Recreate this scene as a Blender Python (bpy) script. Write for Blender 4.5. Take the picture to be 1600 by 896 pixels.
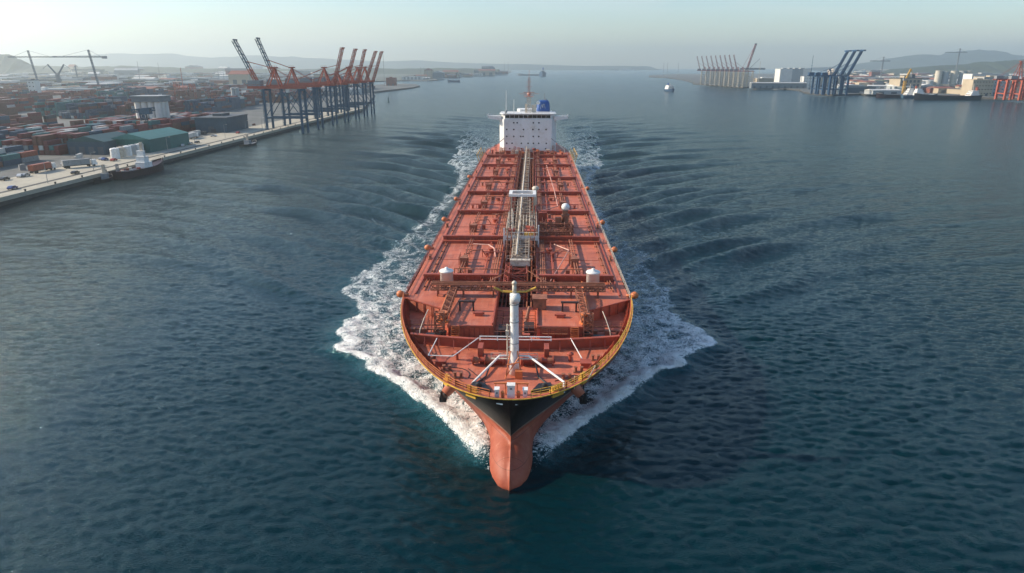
import bpy, math, random
import numpy as np
from math import radians as R, sin, cos, pi, sqrt
for o in list(bpy.data.objects): bpy.data.objects.remove(o)
scene = bpy.context.scene
COL = scene.collection
random.seed(11)
HAZE = 1.25e-4

# ------------------------------------------------------------------ camera, sky, sun, exposure
FPX, YH, CX, CY = 1067.0, 104.0, 800.0, 448.0
PITCH = math.atan((CY - YH) / FPX); YAW = R(1.74)
CAM = (2.56, -76.7, 50.6)
cd = bpy.data.cameras.new('camera'); cam = bpy.data.objects.new('camera', cd); COL.objects.link(cam)
cd.sensor_width = 36; cd.lens = FPX / 1600 * 36; cd.clip_start = 1; cd.clip_end = 60000
cam.location = CAM; cam.rotation_euler = (pi / 2 - PITCH, 0, YAW)
scene.camera = cam
SUN_EL, SUN_AZ = R(28), R(6)          # azimuth: from -x turned towards +y
sdir = (-cos(SUN_AZ) * cos(SUN_EL), sin(SUN_AZ) * cos(SUN_EL), sin(SUN_EL))
world = bpy.data.worlds.new('World'); scene.world = world; world.use_nodes = True
wn = world.node_tree.nodes; wl = world.node_tree.links
for n in list(wn): wn.remove(n)
wo = wn.new('ShaderNodeOutputWorld'); bg = wn.new('ShaderNodeBackground'); sky = wn.new('ShaderNodeTexSky')
sky.sky_type = 'NISHITA'; sky.sun_disc = False; sky.sun_elevation = SUN_EL
sky.sun_rotation = math.atan2(sdir[0], sdir[1])
sky.altitude = 50; sky.air_density = 1.2; sky.dust_density = 0.5; sky.ozone_density = 4.0
hsv = wn.new('ShaderNodeHueSaturation'); hsv.inputs['Saturation'].default_value = 1.05
wl.new(sky.outputs[0], hsv.inputs['Color']); 
wtc = wn.new('ShaderNodeTexCoord'); wmp = wn.new('ShaderNodeMapping'); wmp.inputs['Scale'].default_value = (1.6, 1.6, 9)
wno = wn.new('ShaderNodeTexNoise'); wno.inputs['Scale'].default_value = 1.7; wno.inputs['Detail'].default_value = 7; wno.inputs['Distortion'].default_value = .6
wrm = wn.new('ShaderNodeMapRange'); wrm.inputs[1].default_value = .48; wrm.inputs[2].default_value = .78; wrm.inputs[3].default_value = 0; wrm.inputs[4].default_value = .35
wmx = wn.new('ShaderNodeMix'); wmx.data_type = 'RGBA'; wmx.inputs[7].default_value = (5.5, 5.4, 5.1, 1)     # thin high cloud
wl.new(wtc.outputs['Generated'], wmp.inputs[0]); wl.new(wmp.outputs[0], wno.inputs['Vector']); wl.new(wno.outputs['Fac'], wrm.inputs[0]); wl.new(wrm.outputs[0], wmx.inputs[0]); wl.new(hsv.outputs[0], wmx.inputs[6])
wl.new(wmx.outputs[2], bg.inputs[0]); wl.new(bg.outputs[0], wo.inputs[0])
bg.inputs[1].default_value = 0.125
sd = bpy.data.lights.new('sun', 'SUN'); sd.energy = 4.8; sd.angle = R(0.6); sd.color = (1.0, 0.85, 0.66)
so = bpy.data.objects.new('sun', sd); COL.objects.link(so)
from mathutils import Vector, Matrix
so.rotation_euler = Vector(sdir).to_track_quat('Z', 'Y').to_euler()
scene.view_settings.view_transform = 'Standard'; scene.view_settings.look = 'None'
scene.view_settings.exposure = 0.6; scene.view_settings.gamma = 1.0
scene.cycles.max_bounces = 5; scene.cycles.volume_bounces = 1
scene.cycles.caustics_reflective = False; scene.cycles.caustics_refractive = False
scene.cycles.sample_clamp_indirect = 6

# ------------------------------------------------------------------ helpers
def at(px, py, z=0.0):
    """photo pixel on the level z -> world x, y"""
    d = CAM[2] - z
    zc = FPX / cos(PITCH) * d / max(py - YH, 0.5)
    X = (zc - d * sin(PITCH)) / cos(PITCH)
    lat = (px - CX) / FPX * zc
    return (CAM[0] - sin(YAW) * X + cos(YAW) * lat, CAM[1] + cos(YAW) * X + sin(YAW) * lat)
def atd(px, py, X):
    """photo pixel at forward distance X -> world x, y, z"""
    k = (py - YH) * cos(PITCH)
    d = k * X * cos(PITCH) / (FPX - k * sin(PITCH))
    zc = X * cos(PITCH) + d * sin(PITCH); lat = (px - CX) / FPX * zc
    return (CAM[0] - sin(YAW) * X + cos(YAW) * lat, CAM[1] + cos(YAW) * X + sin(YAW) * lat, CAM[2] - d)

class MB:
    def __init__(s): s.v = []; s.f = []; s.m = []
    def add(s, vs, fs, mi=0):
        b = len(s.v); s.v += [tuple(v) for v in vs]
        s.f += [tuple(i + b for i in f) for f in fs]; s.m += [mi] * len(fs); return s
    def box(s, x0, x1, y0, y1, z0, z1, mi=0):
        return s.add([(x0,y0,z0),(x1,y0,z0),(x1,y1,z0),(x0,y1,z0),(x0,y0,z1),(x1,y0,z1),(x1,y1,z1),(x0,y1,z1)],
                     [(0,3,2,1),(4,5,6,7),(0,1,5,4),(1,2,6,5),(2,3,7,6),(3,0,4,7)], mi)
    def cbox(s, c, d, rz=0, mi=0):
        vs = []
        for z in (-.5, .5):
            for x, y in ((-.5,-.5),(.5,-.5),(.5,.5),(-.5,.5)):
                X, Y = x * d[0], y * d[1]
                vs.append((c[0] + X*cos(rz) - Y*sin(rz), c[1] + X*sin(rz) + Y*cos(rz), c[2] + z * d[2]))
        return s.add(vs, [(0,3,2,1),(4,5,6,7),(0,1,5,4),(1,2,6,5),(2,3,7,6),(3,0,4,7)], mi)
    def bar(s, p, q, w, h=None, mi=0):
        p, q = Vector(p), Vector(q); h = h or w; a = (q - p)
        if a.length < 1e-6: return s
        a.normalize(); up = Vector((0,0,1)) if abs(a.z) < .98 else Vector((0,1,0))
        u = a.cross(up).normalized() * w / 2; t = u.cross(a).normalized() * h / 2
        vs = [p-u-t, p+u-t, p+u+t, p-u+t, q-u-t, q+u-t, q+u+t, q-u+t]
        return s.add(vs, [(0,3,2,1),(4,5,6,7),(0,1,5,4),(1,2,6,5),(2,3,7,6),(3,0,4,7)], mi)
    def tube(s, p, q, r, r2=None, n=8, mi=0):
        p, q = Vector(p), Vector(q); r2 = r if r2 is None else r2; a = (q - p).normalized()
        up = Vector((0,0,1)) if abs(a.z) < .98 else Vector((0,1,0))
        u = a.cross(up).normalized(); t = u.cross(a)
        vs = [p + (u*cos(2*pi*i/n) + t*sin(2*pi*i/n)) * r for i in range(n)] + [q + (u*cos(2*pi*i/n) + t*sin(2*pi*i/n)) * r2 for i in range(n)]
        fs = [(i, (i+1) % n, n + (i+1) % n, n + i) for i in range(n)] + [tuple(range(n))[::-1], tuple(range(n, 2*n))]
        return s.add(vs, fs, mi)
    def path(s, pts, r, n=8, mi=0):
        for a, b in zip(pts[:-1], pts[1:]): s.tube(a, b, r, n=n, mi=mi)
        for a in pts[1:-1]: s.ball(a, r * 1.02, 6, 4, mi)
        return s
    def lathe(s, c, prof, n=16, mi=0):
        vs = []; fs = []
        for r, z in prof:
            for i in range(n): vs.append((c[0] + r*cos(2*pi*i/n), c[1] + r*sin(2*pi*i/n), c[2] + z))
        for k in range(len(prof) - 1):
            for i in range(n): fs.append((k*n+i, k*n+(i+1) % n, (k+1)*n+(i+1) % n, (k+1)*n+i))
        fs.append(tuple(range(n))[::-1]); fs.append(tuple(range((len(prof)-1)*n, len(prof)*n)))
        return s.add(vs, fs, mi)
    def ball(s, c, r, n=10, m=6, mi=0, sc=(1,1,1)):
        vs = []; fs = []
        for j in range(1, m):
            a = pi * j / m
            for i in range(n): vs.append((c[0]+r*sc[0]*sin(a)*cos(2*pi*i/n), c[1]+r*sc[1]*sin(a)*sin(2*pi*i/n), c[2]-r*sc[2]*cos(a)))
        b = len(vs); vs += [(c[0],c[1],c[2]-r*sc[2]), (c[0],c[1],c[2]+r*sc[2])]
        for j in range(m-2):
            for i in range(n): fs.append((j*n+i, j*n+(i+1) % n, (j+1)*n+(i+1) % n, (j+1)*n+i))
        for i in range(n): fs.append((b, (i+1) % n, i)); fs.append((b+1, (m-2)*n+i, (m-2)*n+(i+1) % n))
        return s.add(vs, fs, mi)
    def prism(s, pts, z0, z1, mi=0):
        n = len(pts); A = sum(pts[i][0]*pts[(i+1) % n][1] - pts[(i+1) % n][0]*pts[i][1] for i in range(n))
        if A < 0: pts = pts[::-1]
        vs = [(x, y, z0) for x, y in pts] + [(x, y, z1) for x, y in pts]
        return s.add(vs, [tuple(range(n))[::-1], tuple(range(n, 2*n))] + [(i, (i+1) % n, n+(i+1) % n, n+i) for i in range(n)], mi)
    def truss(s, p, q, w, h, nb, r=.1, rb=.06, mi=0, n=4):
        """four-chord lattice beam from p to q, nb bays"""
        p, q = Vector(p), Vector(q); a = (q-p).normalized(); up = Vector((0,0,1)) if abs(a.z) < .9 else Vector((0,1,0))
        u = a.cross(up).normalized() * w/2; t = u.cross(a).normalized() * h/2
        cs = [(-u-t), (u-t), (u+t), (-u+t)]
        for c in cs: s.bar(p+c, q+c, r*2, mi=mi)
        for k in range(nb+1):
            m = p.lerp(q, k/nb)
            for i in range(4):
                s.bar(m+cs[i], m+cs[(i+1) % 4], rb*2, mi=mi)
                if k < nb:
                    m2 = p.lerp(q, (k+1)/nb); j = (i+1) % 4
                    if k % 2: s.bar(m+cs[i], m2+cs[j], rb*2, mi=mi)
                    else: s.bar(m+cs[j], m2+cs[i], rb*2, mi=mi)
        return s
    def rail(s, pts, h=1.1, step=2.0, r=.04, nr=3, mi=0):
        for a, b in zip(pts[:-1], pts[1:]):
            a, b = Vector(a), Vector(b); L = (b-a).length; k = max(1, round(L/step))
            for i in range(nr):
                z = Vector((0,0,h*(i+1)/nr)); s.bar(a+z, b+z, r*1.6, mi=mi)
            for i in range(k+1):
                m = a.lerp(b, i/k); s.bar(m, m+Vector((0,0,h)), r*2, mi=mi)
        return s
    def mesh(s, name, mats, smooth=False):
        me = bpy.data.meshes.new(name); me.from_pydata(s.v, [], s.f); me.update()
        for m in (mats if isinstance(mats, (list, tuple)) else [mats]): me.materials.append(m)
        if len(me.materials) > 1: me.polygons.foreach_set('material_index', s.m)
        if smooth: me.polygons.foreach_set('use_smooth', [True]*len(me.polygons))
        return me
    def build(s, name, mats, parent=None, smooth=False):
        o = bpy.data.objects.new(name, s.mesh(name, mats, smooth)); COL.objects.link(o)
        if parent is not None: o.parent = parent
        return o
def tag(o, label=None, cat=None, group=None, kind=None):
    for k, v in (('label', label), ('category', cat), ('group', group), ('kind', kind)):
        if v: o[k] = v
    return o
def empty(name, loc, rz=0, label=None, cat=None, group=None):
    o = bpy.data.objects.new(name, None); COL.objects.link(o); o.location = loc; o.rotation_euler = (0, 0, rz)
    o.empty_display_size = .1
    return tag(o, label, cat, group)
def copy_tree(o, loc=None, rz=None, label=None, scale=None, parent=None):
    c = o.copy(); COL.objects.link(c); c.parent = parent
    if loc is not None: c.location = loc
    if rz is not None: c.rotation_euler = (0, 0, rz)
    if scale is not None: c.scale = (scale,)*3
    if label: c['label'] = label
    for ch in [x for x in list(bpy.data.objects) if x.parent == o]: copy_tree(ch, parent=c)
    return c

def mat(name, col, rough=.6, var=.12, vs=.3, metal=0, bump=0, bs=3, col2=None, stain=None, ss=.15, spec=.5, lines=None, pale=None):
    m = bpy.data.materials.new(name); m.use_nodes = True; nt = m.node_tree; N = nt.nodes; L = nt.links
    b = N['Principled BSDF']; b.inputs['Roughness'].default_value = rough; b.inputs['Metallic'].default_value = metal
    b.inputs['Specular IOR Level'].default_value = spec
    tc = N.new('ShaderNodeTexCoord'); n = N.new('ShaderNodeTexNoise'); n.inputs['Scale'].default_value = vs
    n.inputs['Detail'].default_value = 6; n.inputs['Roughness'].default_value = .65
    L.new(tc.outputs['Object'], n.inputs['Vector'])
    mr = N.new('ShaderNodeMapRange'); mr.inputs[1].default_value = .3; mr.inputs[2].default_value = .7
    L.new(n.outputs['Fac'], mr.inputs[0])
    mx = N.new('ShaderNodeMix'); mx.data_type = 'RGBA'
    a = [c*(1-var) for c in col]; c2 = [min(1, c*(1+var)) for c in col] if col2 is None else col2
    mx.inputs[6].default_value = (*a, 1); mx.inputs[7].default_value = (*c2, 1)
    L.new(mr.outputs[0], mx.inputs[0]); out = mx.outputs[2]
    if stain:
        n2 = N.new('ShaderNodeTexNoise'); n2.inputs['Scale'].default_value = ss; n2.inputs['Detail'].default_value = 9
        n2.inputs['Roughness'].default_value = .72; L.new(tc.outputs['Object'], n2.inputs['Vector'])
        m2 = N.new('ShaderNodeMapRange'); m2.inputs[1].default_value = .50; m2.inputs[2].default_value = .70
        L.new(n2.outputs['Fac'], m2.inputs[0])
        x2 = N.new('ShaderNodeMix'); x2.data_type = 'RGBA'; x2.inputs[7].default_value = (*stain, 1)
        L.new(m2.outputs[0], x2.inputs[0]); L.new(out, x2.inputs[6]); out = x2.outputs[2]
    if pale:     # worn, faded streaks running fore and aft
        mp = N.new('ShaderNodeMapping'); mp.inputs['Scale'].default_value = (1.3, .16, 1); L.new(tc.outputs['Object'], mp.inputs[0])
        n3 = N.new('ShaderNodeTexNoise'); n3.inputs['Scale'].default_value = .9; n3.inputs['Detail'].default_value = 8; n3.inputs['Roughness'].default_value = .7; L.new(mp.outputs[0], n3.inputs['Vector'])
        m3 = N.new('ShaderNodeMapRange'); m3.inputs[1].default_value = .50; m3.inputs[2].default_value = .74; m3.inputs[4].default_value = .75; L.new(n3.outputs['Fac'], m3.inputs[0])
        x4 = N.new('ShaderNodeMix'); x4.data_type = 'RGBA'; x4.inputs[7].default_value = (*pale, 1); L.new(m3.outputs[0], x4.inputs[0]); L.new(out, x4.inputs[6]); out = x4.outputs[2]
    if lines:
        br = N.new('ShaderNodeTexBrick'); L.new(tc.outputs['Object'], br.inputs['Vector'])
        br.inputs['Scale'].default_value = 1; br.inputs['Mortar Size'].default_value = lines[2]
        br.inputs['Brick Width'].default_value = lines[0]; br.inputs['Row Height'].default_value = lines[1]
        br.inputs['Color1'].default_value = (1,1,1,1); br.inputs['Color2'].default_value = (.84,.84,.84,1); br.inputs['Mortar'].default_value = (*[lines[3]]*3, 1)
        x3 = N.new('ShaderNodeMix'); x3.data_type = 'RGBA'; x3.blend_type = 'MULTIPLY'; x3.inputs[0].default_value = 1
        L.new(out, x3.inputs[6]); L.new(br.outputs['Color'], x3.inputs[7]); out = x3.outputs[2]
    L.new(out, b.inputs['Base Color'])
    if bump:
        bn = N.new('ShaderNodeTexNoise'); bn.inputs['Scale'].default_value = bs; bn.inputs['Detail'].default_value = 5
        L.new(tc.outputs['Object'], bn.inputs['Vector'])
        bp = N.new('ShaderNodeBump'); bp.inputs['Strength'].default_value = bump; bp.inputs['Distance'].default_value = .1
        L.new(bn.outputs['Fac'], bp.inputs['Height']); L.new(bp.outputs[0], b.inputs['Normal'])
    return m
M = {}
M['deck'] = mat('deck_red', (.52,.138,.070), .6, .18, .10, stain=(.27,.07,.045), ss=.22, pale=(.60,.26,.18), lines=(9.5,3.1,.04,.66))
M['red'] = mat('ship_red', (.34,.07,.036), .55, .2, .8, stain=(.16,.05,.035), ss=.9)
M['salmon'] = mat('salmon_paint', (.46,.14,.08), .5, .2, .8)
M['rust'] = mat('rust_brown', (.27,.10,.055), .75, .3, 1.2, stain=(.12,.05,.03), ss=1)
M['pipe'] = mat('pale_pink_pipe', (.52,.27,.21), .5, .2, 1)
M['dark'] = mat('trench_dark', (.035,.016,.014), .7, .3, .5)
M['black'] = mat('black_fitting', (.012,.012,.014), .5, .2, 1)
M['lattice'] = mat('lattice_paint', (.40,.32,.24), .6, .25, 1, stain=(.2,.1,.06), ss=1.2)
M['cream'] = mat('cream_paint', (.56,.50,.41), .5, .15, 1, stain=(.33,.2,.12), ss=1.2)
M['white'] = mat('white_paint', (.74,.74,.72), .45, .06, .3, stain=(.52,.47,.40), ss=.8)
M['house'] = mat('house_white', (.76,.77,.76), .45, .04, .15, stain=(.62,.59,.53), ss=.25, lines=(6,2.9,.04,.86))
M['yellow'] = mat('yellow_paint', (.62,.36,.05), .5, .2, 1, stain=(.35,.15,.04), ss=1.5)
M['orange'] = mat('orange_paint', (.55,.16,.05), .5, .2, 1)
M['blue'] = mat('funnel_blue', (.015,.07,.26), .45, .15, .5)
M['glass'] = mat('dark_glass', (.01,.014,.018), .12, .1, 1)
M['steel'] = mat('grey_steel', (.22,.23,.24), .5, .2, 1)
# ------------------------------------------------------------------ hull lines of the ship
HB, DECK, WELL, LOA = 20.0, 12.0, 10.0, 292.0
def hull_b(Y, z):
    """half breadth of the ship at station Y and height z (numpy)"""
    zz = np.clip(z / 11.0, 0, 1.1)
    Y0 = 3.2 - 3.2 * np.clip(z, -3, 11) / 11.0
    Le = 43 - 6 * np.clip(zz, 0, 1)
    e = 1.72 + (.5 - 1.72) * np.clip(zz, 0, 1) ** .85
    n = 1.6
    t = np.clip((Y - Y0) / Le, 0, 1)
    b = HB * (1 - (1 - t) ** n) ** e
    # stern
    s = np.clip((LOA - Y) / 55.0, 0, 1)
    st = (1 - (1 - s) ** 2.2)
    tr = np.clip(z / 9.0, 0, 1)
    b = b * (tr * (.72 + .28 * st) + (1 - tr) * (.12 + .88 * st))
    # bulb
    zb = np.clip(1 - ((z + .2) / 4.9) ** 2, 0, 1)
    Yf = 11 - 13.9 * np.sqrt(zb)
    tb = np.clip((Y - Yf) / 6.5, 0, 1)
    bb = 3.0 * zb ** .42 * np.sqrt(np.clip(1 - (1 - tb) ** 2, 0, 1)) * np.clip((30 - Y) / 12, 0, 1)
    sm = (np.maximum(b, 1e-6) ** 2.2 + np.maximum(bb, 1e-6) ** 2.2) ** (1 / 2.2)
    return np.minimum(sm, HB)
def rim_z(Y): return 11.0 + 1.0 * np.clip((Y - 6) / 26, 0, 1)

def grid_obj(name, P, mats, parent=None, smooth=True, flip=False, mi=None):
    n, m, _ = P.shape; me = bpy.data.meshes.new(name)
    V = P.reshape(-1, 3); i, j = np.meshgrid(np.arange(n-1), np.arange(m-1), indexing='ij')
    a = (i*m + j).ravel(); F = np.stack([a, a+m, a+m+1, a+1], 1)
    if flip: F = F[:, ::-1]
    me.vertices.add(len(V)); me.vertices.foreach_set('co', V.astype(np.float32).ravel())
    me.loops.add(F.size); me.loops.foreach_set('vertex_index', F.astype(np.int32).ravel())
    me.polygons.add(len(F)); me.polygons.foreach_set('loop_start', np.arange(0, F.size, 4, dtype=np.int32))
    me.polygons.foreach_set('loop_total', np.full(len(F), 4, dtype=np.int32))
    me.polygons.foreach_set('use_smooth', np.full(len(F), smooth)); me.update(calc_edges=True)
    for x in (mats if isinstance(mats, (list, tuple)) else [mats]): me.materials.append(x)
    o = bpy.data.objects.new(name, me); COL.objects.link(o)
    if parent is not None: o.parent = parent
    return o

# ------------------------------------------------------------------ sea
def axis(lo, hi, fine, g, far_lo, far_hi):
    a = [0.0]; c = list(np.arange(lo, hi + fine, fine)); L = []; s = fine; x = lo
    while x > far_lo: s *= g; x -= s; L.append(x)
    U = []; s = fine; x = c[-1]
    while x < far_hi: s *= g; x += s; U.append(x)
    return np.array(L[::-1] + c + U)
xs = axis(-58, 58, .30, 1.0105, -14500, 14500); ys = axis(-28, 48, .30, 1.0048, -400, 14500)
X, Y = np.meshgrid(xs, ys, indexing='ij')
sx = np.gradient(xs)[:, None] * np.ones_like(X); sy = np.gradient(ys)[None, :] * np.ones_like(X)
sp = np.maximum(sx, sy)
rng = np.random.default_rng(5)
# wind sea from a directional wave spectrum (inverse FFT), with choppy sideways displacement
def wave_tile(N, L_, seed, peak, spread=3.0, turn=0.0):
    r_ = np.random.default_rng(seed); k1 = 2*pi*np.fft.fftfreq(N, L_/N); KX, KY = np.meshgrid(k1, k1, indexing='ij'); K = np.hypot(KX, KY); K[0,0] = 1
    ca = (KX*sin(turn) + KY*cos(turn)) / K
    P = np.exp(-1/(K*peak)**2) / K**4.9 * (np.abs(ca)**(2*spread) + .05) ; P[0,0] = 0
    A = np.sqrt(P) * (r_.normal(size=P.shape) + 1j*r_.normal(size=P.shape))
    lev = []
    slope = None
    for lc in (.55, 1.1, 2.2, 4.4, 9.0):
        F = A * np.exp(-(K*lc/(2*pi))**4)
        h = np.fft.ifft2(F).real; dx = np.fft.ifft2(1j*KX/K*F).real; dy = np.fft.ifft2(1j*KY/K*F).real
        if slope is None: slope = np.sqrt(np.mean(np.fft.ifft2(1j*KX*F).real**2 + np.fft.ifft2(1j*KY*F).real**2))
        lev.append([q / slope for q in (h, dx, dy)])
    return lev
def sample(T, L_, x, y):
    N = T.shape[0]; u = x / L_ * N; v = y / L_ * N; i = np.floor(u).astype(np.int64); j = np.floor(v).astype(np.int64); fu = u - i; fv = v - j
    i0, i1, j0, j1 = i % N, (i+1) % N, j % N, (j+1) % N
    return T[i0,j0]*(1-fu)*(1-fv) + T[i1,j0]*fu*(1-fv) + T[i0,j1]*(1-fu)*fv + T[i1,j1]*fu*fv
YW = Y - .26 * np.sqrt(X**2 + 50**2) * np.clip(1.0 - np.abs(X)/4000, 0, 1)
gust = .80 + .30 * np.sin(X * .011 + Y * .004 + 1.3 * np.sin(Y * .006)) * np.sin(Y * .009 - X * .003 + 2)
H = np.zeros_like(X); DX = np.zeros_like(X); DY = np.zeros_like(X)
lvl = np.clip(np.log2(np.maximum(sp, .3) / .30), 0, 4.999)
for N, L_, seed, peak, sprd, turn, am in ((1024, 118.0, 4, .29, 2.2, R(10), .27), (512, 203.0, 9, .9, 2.0, R(-14), .08)):
    tile = wave_tile(N, L_, seed, peak, sprd, turn)
    for n in range(5):
        w = np.clip(1 - np.abs(lvl - n), 0, 1) * (1.0 if n < 4 else np.clip(5 - lvl, 0, 1)); m_ = w > 0
        if not m_.any(): continue
        xx, yw_ = X[m_], YW[m_]; g_ = am * gust[m_] * w[m_]
        H[m_] += g_ * sample(tile[n][0], L_, xx, yw_); DX[m_] -= g_ * 1.15 * sample(tile[n][1], L_, xx, yw_); DY[m_] -= g_ * 1.15 * sample(tile[n][2], L_, xx, yw_)
# ship wave pattern (divergent and transverse waves behind a moving bow)
def kelvin(y0, amp, k0=.16, near=12, x0=0.0, side=0):
    xi = np.maximum(Y - y0, 0.01); et = np.abs(X - x0)
    disc = xi**2 - 8 * et**2; ok = (disc > 0) & (et > 1)
    sq = np.sqrt(np.where(ok, disc, 0)); t = (xi + sq) / (4 * np.where(et > 1, et, 1)); th = np.arctan(t)
    ph = k0 / np.cos(th)**2 * (xi * cos0(th) - et * np.sin(th))
    edge = np.clip(1 - np.sqrt(np.where(ok, disc, 0)) / (xi + 1e-6) * 1.15, 0, 1)
    lam = 2*pi / (k0 / np.cos(th)**2)
    w = np.clip(lam / (3 * sp) - .6, 0, 1)
    return np.where(ok, amp * np.sqrt(near / (xi + near)) * (.25 + edge) * np.sin(ph) * w * np.clip(1.25 - t/4.5, 0, 1), 0)
def cos0(a): return np.cos(a)
fade = np.clip((1500 - Y) / 1100, 0, 1)
# echelons of short-crested waves peeling off the sides
def echelon(side):
    s = side * X; out = np.zeros_like(X)
    ang = R(53)
    for i, (yo, am) in enumerate([(y, a) for y, a in zip(np.arange(20, 720, 14) + rng.uniform(-3, 3, 50), rng.uniform(.3, 1.0, 50))]):
        # crest: runs from the ship's side outwards and astern
        ang = R(54 + 4*sin(i*2.3)); bend_ = .0010 + .0010*(1 + sin(i*3.7))
        u = (s - 24) * cos(ang) + (Y - yo) * sin(ang); v = -(s - 24) * sin(ang) + (Y - yo) * cos(ang)
        v = v + bend_ * np.clip(u, 0, 200) ** 2 + 1.4 * np.sin(u * .09 + i * 1.7)
        wd = 1.9 + .016 * np.clip(u, 0, 160)
        env = (.62 + .38*np.sin(u*.13 + i*2.9) * np.sin(u*.041 + i)) * np.clip(u / 16, 0, 1) * np.exp(-np.clip(u - 60, 0, 999) / (45 + 26 * rng.random()))
        out += am * env * (np.exp(-(v / wd) ** 2) - .55 * np.exp(-((v + 2.1*wd) / (1.3*wd)) ** 2))
    return out
H += (1.75 * echelon(1) + 2.2 * echelon(-1)) * np.clip((Y - 50) / 60, 0, 1) * np.clip((Y - 20) / 60, 0, 1) * np.clip((750 - Y) / 350, 0, 1)
H += kelvin(5, .55, k0=.15) * fade + kelvin(270, .6, k0=.17) * np.clip((2600 - Y) / 1500, 0, 1)
# bow wave and foam
WL = np.interp(Y, [-3,0,3,8,14,22,33,40,47,55,62,70,78,90,102,118,131,150,190,230,262,290,360,600], [1.5,3.6,5.0,7.6,11,18,27,32,36,37.5,35,39,42,42,40,38,39,35,33.5,32,35,42,46,60])
WR = np.interp(Y, [-3,0,3,8,14,22,33,40,48,56,66,80,95,108,125,150,190,230,262,290,360,600], [1.5,3.6,5.0,7.6,11.5,18.5,27,32,38.5,38,34,34,36,36,31,29,28,29,33,40,45,60])
W = np.where(X < 0, WL, WR)
wob = 1.0*np.sin(Y*.38 + np.sin(Y*.17)*2 + X*.05) + .45*np.sin(Y*.9 + X*.3) + 1.4*np.sin(Y*.17 + 1)
W = W + wob * np.clip((Y - 10) / 25, 0, 1)
B0 = hull_b(Y, np.zeros_like(Y)); ax = np.abs(X)
u = (W - ax)                        # metres inside the outer edge of the foam
dens = np.interp(Y, [-3,0,10,30,55,75,100,130,160,200,250,285,400,700], [.0,.3,.98,.88,.76,.60,.47,.40,.34,.28,.34,.52,.36,.0])
densR = np.interp(Y, [-3,0,10,30,55,75,100,130,160,200,250,285,400,700], [.0,.3,.95,.84,.68,.46,.34,.28,.22,.22,.30,.52,.36,.0])
dens = np.where(X < 0, dens, densR)
band = np.clip(u / .8, 0, 1)
crest = np.exp(-((u - 2.2) / 2.6) ** 2)
lenW = np.maximum(W - B0, 1)
inner = np.clip(1 - (u / lenW) * .75, 0, 1)
foam = band * dens * (.62 + .38*inner + .32*crest * np.clip((70 - Y) / 30, .25, 1))
hug = np.exp(-np.clip(ax - B0, 0, 99) / 1.4) * np.clip((Y - 3) / 6, 0, 1)
foam = np.maximum(foam, .66 * hug * (ax > B0 - 2))
strip = np.exp(-((ax - np.where(X < 0, WL, WR) + 2.5) / 2.6) ** 2)
foam = np.where((Y > 140) & (Y < 262), np.maximum(foam * .55, .56 * strip), foam)
foam = np.clip(foam, 0, 1.1) * (Y < 900) * np.clip((900 - Y) / 300, 0, 1)
foam *= np.clip((Y + 1) / 4, 0, 1)
H += np.clip((70 - Y) / 35, 0, 1) * np.clip((Y + 2) / 8, 0, 1) * (1.05 * np.exp(-((u - 2.2) / 2.6) ** 2) - .35 * np.exp(-((u + 4) / 3.5) ** 2))
H += .8 * np.exp(-((ax - B0) / 2.2) ** 2) * np.clip((Y) / 5, 0, 1) * np.clip((40 - Y) / 20, 0, 1)
# churned lumps under the foam
lump = np.zeros_like(X)
for k in range(26):
    lam = rng.uniform(1.8, 6.5); th = rng.uniform(0, 2*pi); ph = rng.random()*6.28
    lump += .022 * lam * np.sin(2*pi/lam*(cos(th)*X + sin(th)*Y) + ph + 1.1*np.sin(.35*X + ph)) * np.clip(lam / (3*sp) - .6, 0, 1)
H += lump * np.clip(foam * 1.3, 0, 1) * .35
H *= np.clip(1 - (np.hypot(X, Y) - 2500) / 3000, 0, 1)
sea = grid_obj('sea', np.stack([X + DX, Y + DY, H], -1), [])
tag(sea, kind='structure')
at_ = sea.data.attributes.new('foam', 'FLOAT', 'POINT'); at_.data.foreach_set('value', foam.astype(np.float32).ravel())
aer = np.clip(1.4 * np.exp(-np.clip(-u, 0, 99) / 3.0) * dens * (Y > 2), 0, 1) * (Y < 900)
at3 = sea.data.attributes.new('coarse', 'FLOAT', 'POINT'); at3.data.foreach_set('value', np.clip((sp - .4) / 1.6, 0, 1).astype(np.float32).ravel())
at2 = sea.data.attributes.new('churn', 'FLOAT', 'POINT'); at2.data.foreach_set('value', aer.astype(np.float32).ravel())
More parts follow.
